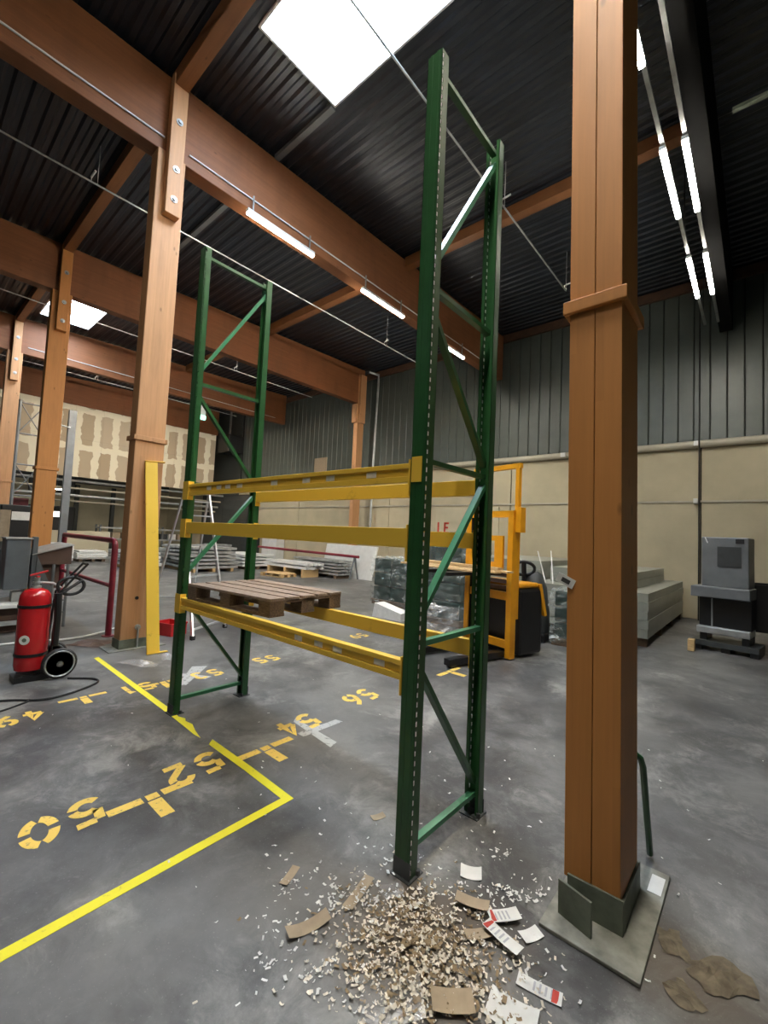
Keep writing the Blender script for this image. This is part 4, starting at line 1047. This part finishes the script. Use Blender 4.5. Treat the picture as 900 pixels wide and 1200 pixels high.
rag('dirt_heap', 'brown', -6.05, .22, .5, .4, .07, 'dark heap of dirt beside the base of the column with the leaning beam', 'dirt', 3)
rag('torn_paper', 'mud', 1.24, .52, .22, .16, .03, 'crumpled tan paper on the floor right of the near column', 'paper', 4)
rag('torn_paper', 'mud', 1.06, .56, .14, .10, .02, 'flat tan scrap just beside the near column plate', 'paper', 5)
rag('torn_paper', 'mud', 1.13, .32, .12, .10, .02, 'tan scrap nearest the camera beside the column plate', 'paper', 6)

# ------------------------------------------------------------------ paper shreds and scraps
def scrap(name, m, x, y, w, h, a, label, cat, curl=.006, red=None, lines=False, z=.002):
    t = thing(name, label, cat, (x, y, 0), a, group='paper scraps round the rack foot')
    mb = MB(); n = 6
    for k in (0, .0012):
        for i in range(n+1):
            u = i/n-.5; zz = z+curl*(u*2)**2+k
            mb.v += [(u*w, -h/2, zz), (u*w, h/2, zz+curl*.3)]
    q = 2*(n+1)
    for i in range(n):
        b = 2*i; mb.f += [(q+b, q+b+2, q+b+3, q+b+1), (b, b+1, b+3, b+2), (b, b+2, q+b+2, q+b), (b+1, q+b+1, q+b+3, b+3)]
    mb.f += [(0, q, q+1, 1), (2*n, 2*n+1, q+2*n+1, q+2*n)]
    mb.build('sheet', m, t, local=True)
    if red:
        MB().box(-w*.5*red-.012, -w*.5*red+.012, -h*.45, h*.45, z+curl*red*red+.0012, z+curl*red*red+.003).build('red_stripe', 'redprint', t, local=True)
    if lines:
        for i in range(4): MB().box(-w*.3+w*.13*i, -w*.3+w*.13*i+.008, -h*.36, h*.3, z+.0014+curl*.36, z+.0022+curl*.36).build('printed_line', 'faint', t, local=True)
    return t
def A(x0, y0, x1, y1): return math.atan2(y1-y0, x1-x0)
scrap('cardboard_strip', 'card', -.465, -.40, .13, .045, A(-.478, -.371, -.454, -.432), 'tan cardboard strip farthest left among the scraps', 'cardboard')
scrap('cardboard_strip', 'card', -.14, -.225, .22, .055, A(-.164, -.126, -.115, -.322), 'long tan cardboard strip left of the near rack foot', 'cardboard')
scrap('cardboard_strip', 'card', -.17, -.52, .20, .06, A(-.193, -.592, -.149, -.443), 'curved tan cardboard strip at the lower left of the shreds', 'cardboard', .02)
scrap('cardboard_strip', 'card', -.455, .273, .09, .05, 1.2, 'small tan card on the bare floor left of the near post', 'cardboard')
scrap('cardboard_strip', 'card', .31, .10, .16, .06, .35, 'tan cardboard strip in the thick of the shreds below the labels', 'cardboard', .01, z=.02)
scrap('cardboard_strip', 'card', .48, -.353, .16, .09, .7, 'broad tan cardboard piece at the bottom edge', 'cardboard', .008, z=.02)
scrap('cardboard_strip', 'card', .41, -.02, .13, .05, .9, 'short tan cardboard piece lying under the printed labels', 'cardboard', .008, z=.01)
scrap('printed_label', 'white', .455, .14, .15, .065, A(.405, .08, .503, .199), 'white label with an orange end nearest the rack foot', 'label', .006, .8, True, z=.02)
scrap('printed_label', 'white', .505, .02, .18, .055, A(.588, .002, .421, .034)+PI, 'white label with a red end crossing another label', 'label', .006, .85, True, z=.03)
scrap('printed_label', 'white', .70, -.06, .17, .06, A(.623, -.077, .781, -.043)+PI, 'white label with a red stripe lying alone in front of the column plate', 'label', .004, .7, True)
scrap('paper_scrap', 'white', .581, .147, .10, .06, 1.1, 'blank white paper piece against the column plate corner', 'paper', .008)
scrap('paper_scrap', 'white', .202, .28, .11, .09, .5, 'blank white paper right of the near rack foot', 'paper', .01)
scrap('paper_scrap', 'white', .66, -.223, .18, .12, .2, 'large blank paper cut by the bottom edge', 'paper', .01)
scrap('paper_scrap', 'filmw', -.03, -.11, .12, .08, 1.0, 'crumpled clear scrap at the front of the rack foot', 'paper', .02)
scrap('paper_scrap', 'filmw', .30, -.50, .24, .16, .8, 'clear film piece under the shreds at the bottom edge', 'paper', .02)

def shreds(count, spread, name, m, label, seed, cx=.27, cy=-.2, size=(.008, .035)):
    rnd = random.Random(seed); mb = MB()
    for _ in range(count):
        x, y = spread(rnd, cx, cy)
        if .57 < x < .99 and .24 < y < 1.1: continue
        if y > 3.2 or -.13 < x < .03 and -.03 < y < .12: continue
        a = rnd.uniform(0, 2*PI); l = rnd.uniform(*size); w = l*rnd.uniform(.25, .6); c, s = math.cos(a), math.sin(a)
        d2 = math.hypot((x-cx)*1.1, (y-cy)*1.4); z0 = .001+rnd.uniform(0, .03)*max(0, 1-d2*1.8); k = rnd.uniform(-.2, .9)*l*.5; tl = rnd.uniform(-.3, .3)*w
        p = [(-l/2, -w/2, k), (0, -w/2, 0), (l/2, -w/2, k*.8), (l/2, w/2, k*.8+tl), (0, w/2, max(0, tl)), (-l/2, w/2, k+tl)]
        mb.add([(x+q*c-r*s, y+q*s+r*c, max(.001, z0+zz+.002)) for q, r, zz in p], [(0, 1, 4, 5), (1, 2, 3, 4)])
    o = mb.build(name, m); o['kind'] = 'stuff'; o['label'] = label
    return o
def gauss(sx, sy, rot=.35):
    def f(r, cx, cy):
        a, b = r.gauss(0, sx), r.gauss(0, sy); return cx+a*math.cos(rot)-b*math.sin(rot), cy+a*math.sin(rot)+b*math.cos(rot)
    return f
shreds(1500, gauss(.20, .19), 'paper_shreds', 'paper_shred', 'dense pale paper shreds heaped before the near rack foot', 3, .29, -.29, (.006, .026))
shreds(800, gauss(.19, .17), 'cardboard_shreds', 'shred', 'brown cardboard shreds mixed into the heap', 4, .30, -.27, (.006, .03))
shreds(380, gauss(.36, .30), 'scattered_shreds', 'white', 'white shreds scattered round the near rack frame', 5, .15, -.15, (.006, .024))
def clumps(r, cx, cy):
    k = CL[r.randrange(len(CL))]; return k[0]+r.gauss(0, .035), k[1]+r.gauss(0, .045)
CL = [(-.42, -.44), (-.2, -.36), (-.05, -.2), (-.3, -.62), (-.15, -.7), (.02, -.62), (.35, .25), (.42, .32), (.5, .42), (.25, .55), (-.1, .05), (.1, -.02)]
shreds(260, clumps, 'shred_clumps', 'white', 'small clumps of white shreds round the heap', 9, 0, 0, (.006, .026))
shreds(70, gauss(.7, .8), 'stray_shreds', 'white', 'stray white bits on the floor inside and beyond the rack', 6, .1, .9, (.01, .028))
shreds(40, gauss(1.6, 1.0), 'stray_specks', 'white', 'stray white specks on the floor left of the rack', 8, -1.4, .6, (.008, .022))
